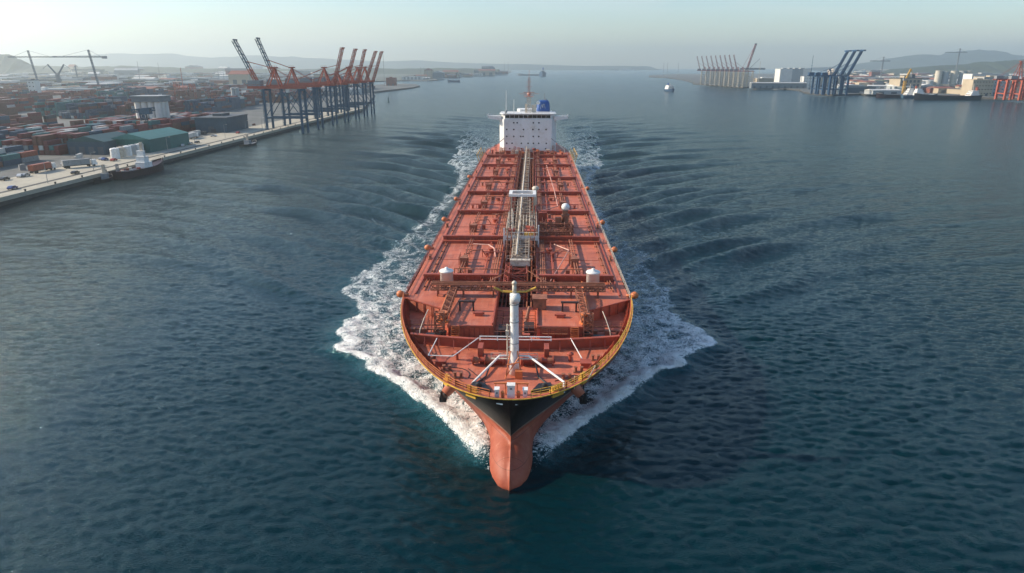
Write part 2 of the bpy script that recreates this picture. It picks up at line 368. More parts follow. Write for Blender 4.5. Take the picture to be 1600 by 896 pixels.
def sea_material():
    m = bpy.data.materials.new('sea_water'); m.use_nodes = True; nt = m.node_tree; N = nt.nodes; L = nt.links
    b = N['Principled BSDF']; out = N['Material Output']
    geo = N.new('ShaderNodeNewGeometry')
    def noise(scale, detail=4, rough=.6, vec=None, st=(1,1,1), dist=0, ridged=False):
        mp = N.new('ShaderNodeMapping'); mp.inputs['Scale'].default_value = st; L.new(vec or geo.outputs['Position'], mp.inputs['Vector'])
        n = N.new('ShaderNodeTexNoise')
        if ridged: n.noise_type = 'RIDGED_MULTIFRACTAL'; n.inputs['Lacunarity'].default_value = 2.1; n.inputs['Gain'].default_value = 1.6; n.inputs['Offset'].default_value = .9; n.inputs['Scale'].default_value = scale; n.inputs['Detail'].default_value = detail
        n.inputs['Roughness'].default_value = rough; n.inputs['Distortion'].default_value = dist; L.new(mp.outputs[0], n.inputs['Vector']); return n.outputs['Fac']
    def math_(op, a, c, clamp=False):
        x = N.new('ShaderNodeMath'); x.operation = op; x.use_clamp = clamp
        for i, v in enumerate((a, c)):
            if isinstance(v, (int, float)): x.inputs[i].default_value = v
            else: L.new(v, x.inputs[i])
        return x.outputs[0]
    def ss(v, lo, hi):
        r = N.new('ShaderNodeMapRange'); r.interpolation_type = 'SMOOTHSTEP'
        r.inputs[1].default_value = lo; r.inputs[2].default_value = hi; L.new(v, r.inputs[0]); return r.outputs[0]
    f = N.new('ShaderNodeAttribute'); f.attribute_name = 'foam'; c = N.new('ShaderNodeAttribute'); c.attribute_name = 'churn'
    # water
    # the wave crests bend back on both sides of the channel, like the modelled ones
    sep = N.new('ShaderNodeSeparateXYZ'); L.new(geo.outputs['Position'], sep.inputs[0])
    bend = math_('MULTIPLY', math_('SQRT', math_('ADD', math_('MULTIPLY', sep.outputs['X'], sep.outputs['X']), 2500.0), 0), .26)
    cmb = N.new('ShaderNodeCombineXYZ'); L.new(sep.outputs['X'], cmb.inputs['X']); L.new(math_('SUBTRACT', sep.outputs['Y'], bend), cmb.inputs['Y'])
    wv = cmb.outputs[0]
    cs = N.new('ShaderNodeAttribute'); cs.attribute_name = 'coarse'
    n1 = noise(.42, 4, .6, vec=wv, st=(.42, 1.3, 1), dist=.5); n2 = noise(2.2, 4, .6, vec=wv, st=(.5, 1.4, 1), dist=.7)
    n0 = noise(.11, 3, .55, vec=wv, st=(.5, 1.3, 1))
    gst = noise(.012, 4, .6, st=(.5, 1.6, 1), dist=.8)
    hsum = math_('ADD', math_('MULTIPLY', n2, .10), math_('MULTIPLY', math_('ADD', math_('MULTIPLY', n1, .55), math_('MULTIPLY', n0, .9)), cs.outputs['Fac']))
    hsum = math_('MULTIPLY', hsum, math_('ADD', math_('MULTIPLY', ss(gst, .3, .7), .75), .55))
    bp = N.new('ShaderNodeBump'); bp.inputs['Strength'].default_value = 1; bp.inputs['Distance'].default_value = .5
    L.new(hsum, bp.inputs['Height']); L.new(bp.outputs[0], b.inputs['Normal'])
    rr = math_('ADD', math_('MULTIPLY', cs.outputs['Fac'], .12), .06); L.new(rr, b.inputs['Roughness']); b.inputs['IOR'].default_value = 1.33; b.inputs['Specular Tint'].default_value = (.16,.64,.74,1)
    mc = N.new('ShaderNodeMix'); mc.data_type = 'RGBA'; mc.inputs[6].default_value = (.0003,.015,.020,1); mc.inputs[7].default_value = (.015,.08,.095,1)
    nc = noise(.10, 5, .6)
    L.new(math_('MULTIPLY', c.outputs['Fac'], ss(nc, .35, .7)), mc.inputs[0]); L.new(mc.outputs[2], b.inputs['Base Color'])
    # foam
    warp = N.new('ShaderNodeTexNoise'); warp.inputs['Scale'].default_value = .22; warp.inputs['Detail'].default_value = 4; L.new(geo.outputs['Position'], warp.inputs['Vector'])
    vm = N.new('ShaderNodeVectorMath'); vm.operation = 'MULTIPLY_ADD'; vm.inputs[1].default_value = (8,8,0); L.new(warp.outputs['Color'], vm.inputs[0]); L.new(geo.outputs['Position'], vm.inputs[2])
    def lace(scale, lo, hi, st=(1, .7, 0)):
        mp = N.new('ShaderNodeMapping'); mp.inputs['Scale'].default_value = st; L.new(vm.outputs[0], mp.inputs['Vector'])
        v = N.new('ShaderNodeTexVoronoi'); v.feature = 'DISTANCE_TO_EDGE'; v.inputs['Scale'].default_value = scale; L.new(mp.outputs[0], v.inputs['Vector'])
        return math_('SUBTRACT', 1.0, ss(v.outputs['Distance'], lo, hi))
    l1 = lace(.24, .0, .26); l2 = lace(.75, .0, .25)
    nf = noise(.10, 5, .55, vec=vm.outputs[0], st=(1, .5, 1), dist=.8); nf2 = noise(.36, 3, .5, vec=vm.outputs[0], st=(1, .6, 1), dist=.6)
    s = math_('ADD', math_('MULTIPLY', math_('SUBTRACT', nf, .5), 2.1), math_('MULTIPLY', math_('SUBTRACT', nf2, .5), 1.0))
    s = math_('ADD', s, math_('MULTIPLY', math_('SUBTRACT', l1, .4), .34)); s = math_('ADD', s, math_('MULTIPLY', math_('SUBTRACT', l2, .4), .12))
    tot = math_('ADD', f.outputs['Fac'], s)
    mask = math_('MULTIPLY', ss(tot, .42, .90), ss(f.outputs['Fac'], .04, .22))
    fb = N.new('ShaderNodeBsdfPrincipled'); fb.inputs['Base Color'].default_value = (.80,.82,.80,1); fb.inputs['Roughness'].default_value = .8
    cf = N.new('ShaderNodeMix'); cf.data_type = 'RGBA'; cf.inputs[6].default_value = (.50,.60,.62,1); cf.inputs[7].default_value = (.86,.87,.85,1); L.new(ss(tot, .5, 1.1), cf.inputs[0]); L.new(cf.outputs[2], fb.inputs['Base Color'])
    bp2 = N.new('ShaderNodeBump'); bp2.inputs['Strength'].default_value = 1; bp2.inputs['Distance'].default_value = .22
    L.new(tot, bp2.inputs['Height']); L.new(bp2.outputs[0], fb.inputs['Normal'])
    mx = N.new('ShaderNodeMixShader'); L.new(mask, mx.inputs[0]); L.new(b.outputs[0], mx.inputs[1]); L.new(fb.outputs[0], mx.inputs[2])
    L.new(mx.outputs[0], out.inputs['Surface']); return m
sea.data.materials.append(sea_material())
del X, Y, H, foam
# ------------------------------------------------------------------ the tanker in the middle of the channel
ship = empty('bulk_tanker', (0, 0, 0), 0, 'huge red-decked tanker with black bow and salmon bulb steaming down mid channel', 'ship')
def hull_material():
    m = bpy.data.materials.new('hull_paint'); m.use_nodes = True; nt = m.node_tree; N = nt.nodes; L = nt.links; b = N['Principled BSDF']
    tc = N.new('ShaderNodeTexCoord'); sep = N.new('ShaderNodeSeparateXYZ'); L.new(tc.outputs['Object'], sep.inputs[0])
    def noise(sc, st, det=8, ro=.65):
        mp = N.new('ShaderNodeMapping'); mp.inputs['Scale'].default_value = st; L.new(tc.outputs['Object'], mp.inputs[0])
        n = N.new('ShaderNodeTexNoise'); n.inputs['Scale'].default_value = sc; n.inputs['Detail'].default_value = det; n.inputs['Roughness'].default_value = ro; L.new(mp.outputs[0], n.inputs['Vector']); return n.outputs['Fac']
    def mr(v, a, c, d=0, e=1):
        r = N.new('ShaderNodeMapRange'); r.inputs[1].default_value = a; r.inputs[2].default_value = c; r.inputs[3].default_value = d; r.inputs[4].default_value = e; L.new(v, r.inputs[0]); return r.outputs[0]
    def mix(f, a, c):
        x = N.new('ShaderNodeMix'); x.data_type = 'RGBA'
        if hasattr(f, 'links'): L.new(f, x.inputs[0])
        for i, v in ((6, a), (7, c)):
            if isinstance(v, tuple): x.inputs[i].default_value = (*v, 1)
            else: L.new(v, x.inputs[i])
        return x.outputs[2]
    n1 = noise(.8, (1,1,1)); st = noise(1.1, (1.5,1.5,.18)); sc = noise(.5, (.5,.5,5))
    red = mix(mr(n1, .35, .7), (.29,.062,.032), (.36,.10,.055)); red = mix(mr(st, .55, .75, 0, .7), red, (.30,.09,.06))
    red = mix(mr(n1, .62, .72, 0, .8), red, (.52,.27,.19))
    blk = mix(mr(st, .45, .75, 0, .6), (.011,.010,.010), (.05,.042,.036)); blk = mix(mr(sc, .66, .72, 0, .5), blk, (.16,.13,.11))
    sheen_tan = mix(mr(st, .4, .7), (.30,.235,.18), (.16,.125,.10))  # sunlit sheen on the black topsides, put into the colour as a tan band
    def mt(op, a, c):
        x = N.new('ShaderNodeMath'); x.operation = op
        for i, v in enumerate((a, c)):
            if isinstance(v, (int, float)): x.inputs[i].default_value = v
            else: L.new(v, x.inputs[i])
        return x.outputs[0]
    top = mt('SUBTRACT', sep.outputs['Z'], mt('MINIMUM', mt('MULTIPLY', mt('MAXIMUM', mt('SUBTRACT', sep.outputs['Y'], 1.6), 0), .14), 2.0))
    blk2 = mix(mr(top, 4.72, 4.78), sheen_tan, blk)
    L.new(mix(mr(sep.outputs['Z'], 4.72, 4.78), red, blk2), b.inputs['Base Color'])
    b.inputs['Roughness'].default_value = .55
    b.inputs['Specular IOR Level'].default_value = .3
    cmb = N.new('ShaderNodeCombineXYZ'); L.new(sep.outputs['Y'], cmb.inputs['X']); L.new(sep.outputs['Z'], cmb.inputs['Y'])
    br = N.new('ShaderNodeTexBrick'); br.inputs['Scale'].default_value = 1; br.inputs['Brick Width'].default_value = 6.5; br.inputs['Row Height'].default_value = 1.9; br.inputs['Mortar Size'].default_value = .035
    br.inputs['Color1'].default_value = (1,1,1,1); br.inputs['Color2'].default_value = (.86,.86,.86,1); br.inputs['Mortar'].default_value = (.55,.55,.55,1); L.new(cmb.outputs[0], br.inputs['Vector'])
    src = b.inputs['Base Color'].links[0].from_socket; ml = N.new('ShaderNodeMix'); ml.data_type = 'RGBA'; ml.blend_type = 'MULTIPLY'; ml.inputs[0].default_value = 1
    L.new(src, ml.inputs[6]); L.new(br.outputs['Color'], ml.inputs[7]); L.new(ml.outputs[2], b.inputs['Base Color'])
    return m
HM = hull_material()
lev = np.array([-4,-3,-2.2,-1.5,-.8,-.2,.4,1,1.5,2,2.4,2.7,2.95,3.15,3.4,3.7,4.0,4.2,4.35,4.5,4.6,4.68,4.8,5.0,5.2,5.8,6.4,7,7.6,8.2,8.8,9.4,10,10.5,11.0])
zb = np.clip(1 - ((lev + .2) / 4.9) ** 2, 0, 1); stem = 3.2 - 3.2 * np.clip(lev, -3, 11) / 11
ystart = np.minimum(stem, np.where(zb > 0, 11 - 14.9 * np.sqrt(zb), 99))
s = np.linspace(0, 1, 130) ** 2.3
rows = []
for z, y0 in zip(lev, ystart):
    yy = y0 + (LOA - y0) * s; bb = hull_b(yy, np.full_like(yy, z)); bb[0] = 0
    zz = z + (rim_z(yy) - 11) * np.clip((z - 6) / 5, 0, 1)
    sb = np.stack([bb, yy, zz], -1); pt = np.stack([-bb, yy, zz], -1)[::-1][:-1]
    rows.append(np.concatenate([pt, sb]))
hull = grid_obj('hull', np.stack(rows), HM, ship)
# inner bulwark skin with a cap along the rim
yy = np.concatenate([np.linspace(0, 1, 40) ** 2 * 37]); bb = hull_b(yy, np.full_like(yy, 11)); bi = np.clip(bb - .34, 0, 99); b10 = np.clip(hull_b(yy, np.full_like(yy, 9.9)) - .40, 0, 99); yi = yy + .34 * np.clip(1 - yy / 8, 0, 1)
def both(b, y, z): return np.concatenate([np.stack([-b, y, z], -1)[::-1][:-1], np.stack([b, y, z], -1)])
rz_ = rim_z(yy)
grid_obj('bulwark', np.stack([both(np.maximum(bb - .05, 0), yy + .04, rz_ + .06), both(bi, yi, rz_ + .06), both(b10, yi + .3, rz_*0 + WELL - .05)]), M['red'], ship, smooth=False)
grid_obj('gunwale', np.stack([both(bb + .03, yy - .03, rz_ - .05), both(bb + .03, yy - .03, rz_ + .08), both(np.maximum(bb - .07, 0), yy + .05, rz_ + .08)]), M['yellow'], ship, smooth=False)
# forecastle deck
w = np.linspace(-1, 1, 9)
P = np.stack([np.stack([b10[k] * w + .12*w, np.full(9, yi[k] + .25), np.full(9, WELL)], -1) for k in range(len(yy))])
grid_obj('forecastle_deck', P, M['deck'], ship, smooth=False)
TR = 3.4
def band_deck(y0, y1, z, name, inner=None):
    Ys = np.linspace(y0, y1, 60); B = hull_b(Ys, np.full_like(Ys, 11.0)) - .05
    return Ys, B
mb = MB()
Ys = np.concatenate([np.linspace(36, 230, 12), np.linspace(238, LOA - .5, 14)])
for sgn in (-1, 1):
    out = [(sgn * float(hull_b(np.array([y]), np.array([11.0]))[0] - (.35 if y < 60 else .06)), float(y)) for y in Ys]
    poly = [(sgn*TR, 23.0), (sgn*10.5, 23.0), (sgn*10.9, 29.5), (sgn*19.5, 36.0)] + out + [(sgn*TR, LOA - .5)]
    mb.prism(poly, WELL - 1.4, DECK)
mb.box(-TR + .003, TR - .003, 252, LOA - .6, 9, DECK - .004)
mb.build('main_deck', M['deck'], ship)
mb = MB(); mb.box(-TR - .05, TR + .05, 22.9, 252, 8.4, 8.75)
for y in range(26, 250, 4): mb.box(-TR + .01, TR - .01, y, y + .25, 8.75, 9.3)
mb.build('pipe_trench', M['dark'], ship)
# thin seam frames on the deck
mb = MB()
for sgn in (-1, 1):
    mb.box(*sorted((sgn*18.0, sgn*18.25)), 38, 250, DECK + .002, DECK + .22)
    mb.box(*sorted((sgn*(TR+.0), sgn*(TR+.22))), 23.2, 250, DECK + .002, DECK + .35)
    for y in (61, 91.5, 122, 152, 184, 216): mb.box(*sorted((sgn*(TR+.3), sgn*17.9)), y, y + .12, DECK + .002, DECK + .07)
mb.build('coaming', M['red'], ship)
RID = [46.5, 76, 107, 137, 167, 200, 230]
for y in RID:
    for sgn in (-1, 1):
        mb = MB(); a, b_ = sorted((sgn*(TR+.5), sgn*17.9))
        hh = 1.5 if y == 76 else 1.15
        mb.box(a, b_, y, y + .9, DECK + .002, DECK + hh); mb.box(a - .05, b_ + .05, y - .22, y + .02, DECK + hh - .3, DECK + hh + .06)
        if y == 76: mb.box(a, b_, y - 1.3, y - .22, DECK + .003, DECK + .62)
        x = a + .6
        while x < b_: mb.box(x, x + .12, y - .42, y - .003, DECK + .004, DECK + hh - .32); x += 1.45
        mb.build('hatch_beam', M['red'], ship)
        mb = MB(); mb.rail([(a, y + 1.3, DECK), (b_, y + 1.3, DECK)], 1.0, 2.2, .03, 2); mb.build('beam_railing', M['rust'], ship)
# railings along the ship's sides
for sgn in (-1, 1):
    mb = MB(); pts = []
    for y in list(range(36, 262, 8)): pts.append((sgn*(float(hull_b(np.array([float(y)]), np.array([11.]))[0]) - .35), y, DECK))
    mb.rail(pts, 1.15, 2.6, .035, 3); mb.build('side_railing', M['cream'] if sgn > 0 else M['red'], ship)
    mb = MB(); mb.path([(sgn*17.2, 40, DECK + .3), (sgn*17.2, 245, DECK + .3)], .11, 6); mb.path([(sgn*16.7, 40, DECK + .3), (sgn*16.7, 245, DECK + .3)], .08, 6)
    for y in range(42, 245, 5): mb.box(*sorted((sgn*16.5, sgn*17.4)), y, y + .2, DECK + .003, DECK + .24)
    mb.build('deck_pipe', M['rust'], ship)
# bow rail
for sgn in (-1, 1):
    mb = MB(); ysr = [.45, 1.6, 3.2, 5.5, 8.5, 12, 16, 20.5, 25, 30, 35.5]
    pts = []
    for y in ysr: pts.append((sgn*(float(hull_b(np.array([y]), np.array([11.]))[0]) - .18), y, float(rim_z(np.array([y]))[0]) + .1))
    mb.rail(pts, 1.0, 1.6, .045, 3); mb.build('bow_railing', M['orange'] if sgn < 0 else M['yellow'], ship)
# bulwark stays
for sgn in (-1, 1):
    for y in np.arange(4, 36, 1.6):
        mb = MB()
        b_ = float(hull_b(np.array([y]), np.array([9.9]))[0]) - .5; zt = float(rim_z(np.array([y]))[0])
        mb.add([(sgn*b_, y, WELL), (sgn*(b_-.75), y, WELL), (sgn*b_, y, zt), (sgn*b_, y+.12, WELL), (sgn*(b_-.75), y+.12, WELL), (sgn*b_, y+.12, zt)], [(0,1,2),(3,5,4),(0,3,4,1),(1,4,5,2),(2,5,3,0)])
        mb.build('bulwark_stay', M['red'], ship)
# breakwater across the forecastle
mb = MB(); n = 14; prev = None
for k in range(n + 1):
    x = -16.0 + 32.0 * k / n; y = 19.2 + .9 * (1 - (x/16)**2) * -1 + 1.2*(abs(x)/16)**2; c = (x, y)
    if prev:
        mb.prism([prev, c, (c[0], c[1] + .14), (prev[0], prev[1] + .14)], WELL + .002, WELL + 1.45)
        mb.prism([(prev[0], prev[1]-.25), (c[0], c[1]-.25), (c[0], c[1] + .35), (prev[0], prev[1] + .35)], WELL + 1.45, WELL + 1.6)
        mb.bar((x, y - .05, WELL + 1.4), (x, y - .9, WELL + .02), .12)
    prev = c
mb.build('breakwater', M['red'], ship)
mb = MB(); mb.tube((-5.2, 18.1, 12.15), (5.6, 18.1, 12.15), .09); mb.tube((-5.2, 17.9, 11.75), (5.6, 17.9, 11.75), .07)
for x in (-5.1, -2.5, 2.6, 5.5): mb.tube((x, 18.0, 11.5), (x, 18.1, 12.15), .06)
mb.build('handrail', M['white'], ship)
# faces under the forward edge of the main deck: frames, ladders, lockers
for sgn in (-1, 1):
    mb = MB()
    for k in range(9): x = sgn*(TR + .5 + k*.8); mb.box(*sorted((x, x + sgn*.14)), 22.72, 22.99, WELL + .01, DECK - .12)
    mb.box(*sorted((sgn*TR, sgn*10.6)), 22.65, 22.99, DECK - .3, DECK + .06)
    mb.build('deck_front_frame', M['red'], ship); mb = MB()
    for k in range(6):
        t = k / 5; x = sgn*(11.3 + 7.6*t); y = 29.6 + 6.0*t
        mb.bar((x, y - .12, WELL), (x, y - .12, DECK), .16)
    mb.bar((sgn*10.9, 29.3, DECK + .05), (sgn*19.5, 35.85, DECK + .05), .22, .16)
    mb.build('deck_wing_frame', M['red'], ship)
    mb = MB()
    for sx in (8.7, 9.9): mb.bar((sgn*sx, 21.6, WELL), (sgn*sx, 22.6, DECK + .1), .1)
    for k in range(8): mb.bar((sgn*8.7, 21.6 + k*.13, WELL + .15 + k*.27), (sgn*9.9, 21.6 + k*.13, WELL + .15 + k*.27), .22, .05)
    mb.build('ladder', M['orange'], ship)
    mb = MB(); mb.path([(sgn*11.5, 25, WELL + .5), (sgn*18.3, 25, WELL + .5)], .14); mb.path([(sgn*11.5, 26, WELL + .8), (sgn*18.5, 26, WELL + .8)], .1)
    mb.rail([(sgn*11, 27, WELL + .2), (sgn*18.6, 27, WELL + .2)], 1.1, 1.6, .04, 3)
    for x in (12.5, 14.6, 16.5): mb.cbox((sgn*x, 24.3, WELL + .45), (1.0, .8, .9))
    mb.build('side_piping', M['rust'], ship)
    mb = MB(); mb.cbox((sgn*12.8, 22.3, WELL + .35), (2.4, 1.3, .7)); mb.lathe((sgn*11.3, 22.6, WELL), [(.5,0),(.5,.9),(.62,.95),(.62,1.1),(.2,1.2)], 12)
    mb.build('winch_box', M['black'], ship)
    # tall thin curved davit near the bulwark
    x0 = sgn*14.8
    mb = MB(); mb.path([(x0, 20.6, WELL), (x0 - sgn*.2, 21.0, WELL + 2.0), (x0 - sgn*.8, 22.0, WELL + 3.6), (x0 - sgn*1.2, 23.4, WELL + 4.4)], .07, 6); mb.build('davit', M['cream'], ship)
# anchors on their bolsters
for sgn in (-1, 1):
    ya = 14.0; b1 = float(hull_b(np.array([ya]), np.array([6.2]))[0])
    mb = MB(); mb.tube((sgn*(b1 - 1.6), ya + .4, 7.3), (sgn*(b1 + .55), ya - .9, 5.1), 1.05, .7, 12); a = mb.build('anchor_bolster', M['salmon'], ship, True)
    mb = MB(); c = (sgn*(b1 + .75), ya - 1.1, 4.9)
    mb.tube((c[0] - sgn*1.4, c[1] + .9, c[2] + 1.2), c, .24, .3); mb.cbox((c[0], c[1], c[2] - .15), (1.0, 2.3, .7))
    mb.tube((c[0], c[1] - 1.1, c[2] - .2), (c[0] + sgn*.2, c[1] - 1.45, c[2] + 1.3), .32, .07, 6); mb.tube((c[0], c[1] + 1.1, c[2] - .2), (c[0] + sgn*.2, c[1] + 1.45, c[2] + 1.3), .32, .07, 6)
    mb.build('anchor', M['black'], ship)
# white draught plates on the stem
for x in (-1.35, 1.05):
    y = .55
    mb = MB(); mb.cbox((x, .02, 10.25), (.85, .05, .16), 0)
    while float(hull_b(np.array([y]), np.array([10.2]))[0]) < abs(x) + .1: y += .02
    mb = MB(); mb.cbox((x, y - .09, 10.2), (.85, .10, .17), .35 * (1 if x > 0 else -1)); mb.build('name_plate', M['white'], ship)
# bow tip machinery: roller fairleads and centre chock
for x, w_, h_ in ((0.05, .95, 1.75), (-1.75, .55, 1.15), (1.85, .55, 1.15)):
    mb = MB(); mb.box(x - w_/2, x + w_/2, 1.5, 2.3, WELL + .003, WELL + h_ + .35); mb.box(x - w_/2 - .06, x + w_/2 + .06, 1.42, 2.38, WELL + h_ + .35, WELL + h_ + .5)
    mb.box(x - .14, x + .14, 1.44, 1.497, WELL + h_ - .1, WELL + h_ + .16, 1)
    mb.build('fairlead_housing', [M['white'], M['steel']], ship)
for x in (-1.0, 1.0):
    mb = MB(); mb.tube((x, 1.8, WELL), (x, 1.8, WELL + 1.1), .22); mb.ball((x, 1.8, WELL + 1.1), .28); mb.build('bollard', M['orange'], ship, True)
mb = MB(); mb.box(-2.2, 2.3, 3.4, 3.7, WELL + 1.5, WELL + 1.65); [mb.tube((x, 3.55, WELL), (x, 3.55, WELL + 1.5), .07) for x in (-2.0, -.7, .8, 2.1)]; mb.build('fairlead_bridge', M['orange'], ship)
# yellow chocks at the rail
for x, y, wd, k in ((-8.9, 5.2, 1.0, 2), (-5.3, 1.9, 1.7, 4), (6.6, 2.6, 1.9, 4), (9.9, 6.4, 1.1, 2)):
    r_ = math.atan2(y, x)
    b_ = float(hull_b(np.array([y]), np.array([11.]))[0]); sx_ = 1 if x > 0 else -1; px_ = sx_ * (b_ - .75)
    dy = 1.0; b2 = float(hull_b(np.array([y + dy]), np.array([11.]))[0]); rz = math.atan2(dy, sx_*(b2 - b_))
    mb = MB(); mb.cbox((px_, y + .45, WELL + .65), (wd, .7, .9), rz)
    for i in range(k):
        o = (i - (k-1)/2) * wd / k; mb.tube((px_ + o*cos(rz), y + .45 + o*sin(rz), WELL + .9), (px_ + o*cos(rz), y + .45 + o*sin(rz), WELL + 1.65), .17, .2, 8)
    mb.build('roller_chock', M['yellow'], ship)
# windlasses
for sgn in (-1, 1):
    x = sgn * 4.8
    mb = MB(); mb.cbox((x, 15.2, WELL + .95), (.7, 2.2, 1.9)); mb.cbox((x - sgn*2.4, 13.4, WELL + .5), (2.6, 1.5, 1.0)); mb.cbox((x - sgn*.9, 14.2, WELL + .3), (1.8, 2.2, .6))
    mb.tube((x - sgn*3.6, 12.6, WELL + .75), (x + sgn*1.2, 12.6, WELL + .75), .28, n=12)
    for dx in (-3.4, -2.2, -.8, .9): mb.tube((x + sgn*dx - .08, 12.6, WELL + .75), (x + sgn*dx + .08, 12.6, WELL + .75), .72, n=16)
    mb.build('windlass', M['red'], ship)
    mb = MB(); mb.tube((x - sgn*2.1, 12.6, WELL + .75), (x - sgn*.9, 12.6, WELL + .75), .5, n=14); mb.tube((x + sgn*.1, 12.6, WELL + .75), (x + sgn*.8, 12.6, WELL + .75), .45, n=14); mb.build('rope_drum', M['rust'], ship)
    mb = MB(); mb.path([(x - sgn*1.6, 12, WELL + .5), (x - sgn*1.2, 8.5, WELL + .15), (x + sgn*.6, 5.2, WELL + .1)], .12, 6); mb.build('anchor_chain', M['black'], ship)
    mb = MB(); mb.prism([(sgn*2.6, 3.9), (sgn*5.6, 4.7), (sgn*5.2, 6.6), (sgn*3.6, 6.2)], WELL + .004, WELL + .32); mb.lathe((sgn*4.4, 5.3, WELL + .3), [(.45,0),(.4,.35),(.15,.5)], 12); mb.build('chain_stopper', M['black'], ship)
    for (bx, by) in ((9.2, 10.5), (11.9, 14.6), (7.4, 8.2)):
        mb = MB(); mb.cbox((sgn*bx, by, WELL + .06), (1.5, .6, .12)); [mb.lathe((sgn*bx + o, by, WELL + .1), [(.2,0),(.2,.6),(.27,.65),(.27,.75)], 10) for o in (-.42, .42)]; mb.build('bollard', M['rust'], ship)
    mb = MB(); mb.lathe((sgn*8.2, 14.3, WELL), [(.22,0),(.22,.9),(.5,1.0),(.5,1.2),(.15,1.4)], 12); mb.build('vent', M['red'], ship)
    mb = MB(); mb.box(*sorted((sgn*9.6, sgn*11.0)), 11.8, 13.2, WELL + .003, WELL + .7); mb.box(*sorted((sgn*9.5, sgn*11.1)), 11.7, 13.3, WELL + .7, WELL + .82); mb.build('hatch', M['red'], ship)
mb = MB()
for i in range(9):
    a0 = -.3 + i*.35; mb.tube((-8.2 + 2.3*cos(a0), 9 + 2.4*sin(a0), WELL + .05), (-8.2 + 2.3*cos(a0+.35), 9 + 2.4*sin(a0+.35), WELL + .05), .06, n=5)
mb.path([(5.8, 7.5, WELL+.05), (8.5, 9.5, WELL+.05), (10.5, 8.8, WELL+.05)], .05, 5); mb.path([(-3.6, 6.9, WELL+.05), (-6.3, 11.2, WELL+.05)], .05, 5)
mb.build('mooring_rope', M['black'], ship)
# foremast
MX, MY = .25, 9.8
mb = MB(); mb.lathe((MX, MY, WELL), [(.72,0),(.64,2),(.62,2.05),(.56,10.6),(.56,10.65)], 20); mb.build('foremast', M['white'], ship, True)
mb = MB(); mb.lathe((MX, MY, WELL + 10.4), [(.58,0),(.62,.05),(.62,1.3),(.45,1.45)], 18); mb.tube((MX + .15, MY + .2, WELL + 11.2), (MX + .15, MY - .95, WELL + 11.15), .68, .66, 20); mb.build('mast_head', M['white'], ship, True)
mb = MB(); mb.path([(MX - 2.7, MY, WELL + 12.55), (MX - 1.6, MY, WELL + 12.0), (MX, MY, WELL + 11.95), (MX + 1.6, MY, WELL + 12.0), (MX + 2.9, MY, WELL + 12.6)], .15, 8); mb.build('mast_yoke', M['yellow'], ship)
mb = MB(); mb.tube((MX, MY, WELL + 11.8), (MX, MY, WELL + 13.1), .32, .26, 12); mb.ball((MX, MY, WELL + 13.15), .36); mb.build('mast_lamp', M['cream'], ship, True)
for z in (4.6, 7.7, 10.2):
    mb = MB(); mb.lathe((MX, MY, WELL + z), [(.60,0),(.66,.02),(.66,.10),(.60,.12)], 18); mb.build('mast_band', M['steel'], ship)
mb = MB(); mb.tube((MX - .95, MY - .2, WELL + 2.2), (MX - .95, MY - .2, WELL + 7.4), .10); mb.cbox((MX - .95, MY - .25, WELL + 6.2), (.45, .45, .6)); mb.tube((MX - .95, MY - .2, WELL + 4), (MX - .5, MY, WELL + 4), .07); mb.tube((MX - .95, MY - .2, WELL + 7.2), (MX - .5, MY, WELL + 7.2), .07); mb.build('mast_ladder', M['cream'], ship)
for sgn, xe, ye in ((-1, -5.3, 6.4), (1, 6.9, 4.4)):
    mb = MB(); pts = [(MX, MY, WELL + 2.75), (MX + sgn*2.0, MY - .2, WELL + 2.75), (xe, ye, WELL + 1.4 if sgn > 0 else WELL + .1)]
    if sgn > 0: pts.append((xe, ye - .2, WELL + .02))
    mb.path(pts, .15, 8); mb.build('mast_brace', M['white'], ship)
    mb = MB(); mb.rail([(MX + sgn*.7, MY - .1, WELL + 2.2), (MX + sgn*3.2, MY - .1, WELL + 2.2)], .9, 1.2, .035, 2); mb.bar((MX + sgn*.5, MY + .1, WELL + 2.2), (MX + sgn*3.2, MY + .1, WELL + 2.2), .3, .08); mb.build('mast_platform', M['cream'], ship)
mb = MB()
for a, b_ in (((-.9, 8.2, 0), (-.25, 9.3, 3.6)), ((1.3, 8.4, 0), (.7, 9.4, 3.6)), ((-.75, 8.6, 1.8), (1.1, 8.8, 2.2)), ((-.85, 8.3, .3), (.9, 9, 2.8))): mb.tube((a[0], a[1], WELL + a[2]), (b_[0], b_[1], WELL + b_[2]), .09)
mb.cbox((.9, 8.4, WELL + .6), (1.0, .8, 1.1)); mb.build('mast_foot_frame', M['orange'], ship)
for pts in ([(-12.2, 13.2, WELL+1.1), (-8.6, 12.9, WELL+1.15), (-5.3, 17.6, WELL+2.1)], [(-12.2, 13.2, WELL+1.1), (-11.6, 18.2, WELL+1.7)], [(8.5, 19, WELL+1.6), (10.2, 13.6, WELL+.1)]):
    mb = MB(); mb.path(pts, .075, 6); mb.build('stay_pipe', M['white'], ship)
mb = MB(); mb.path([(8.3, 5.3, WELL), (8.3, 5.3, WELL+1.9)], .05); mb.path([(8.3, 5.3, WELL+.6), (10.1, 6.2, WELL+.9), (11.2, 7.5, WELL+2.4)], .06); mb.build('flagstaff', M['cream'], ship)
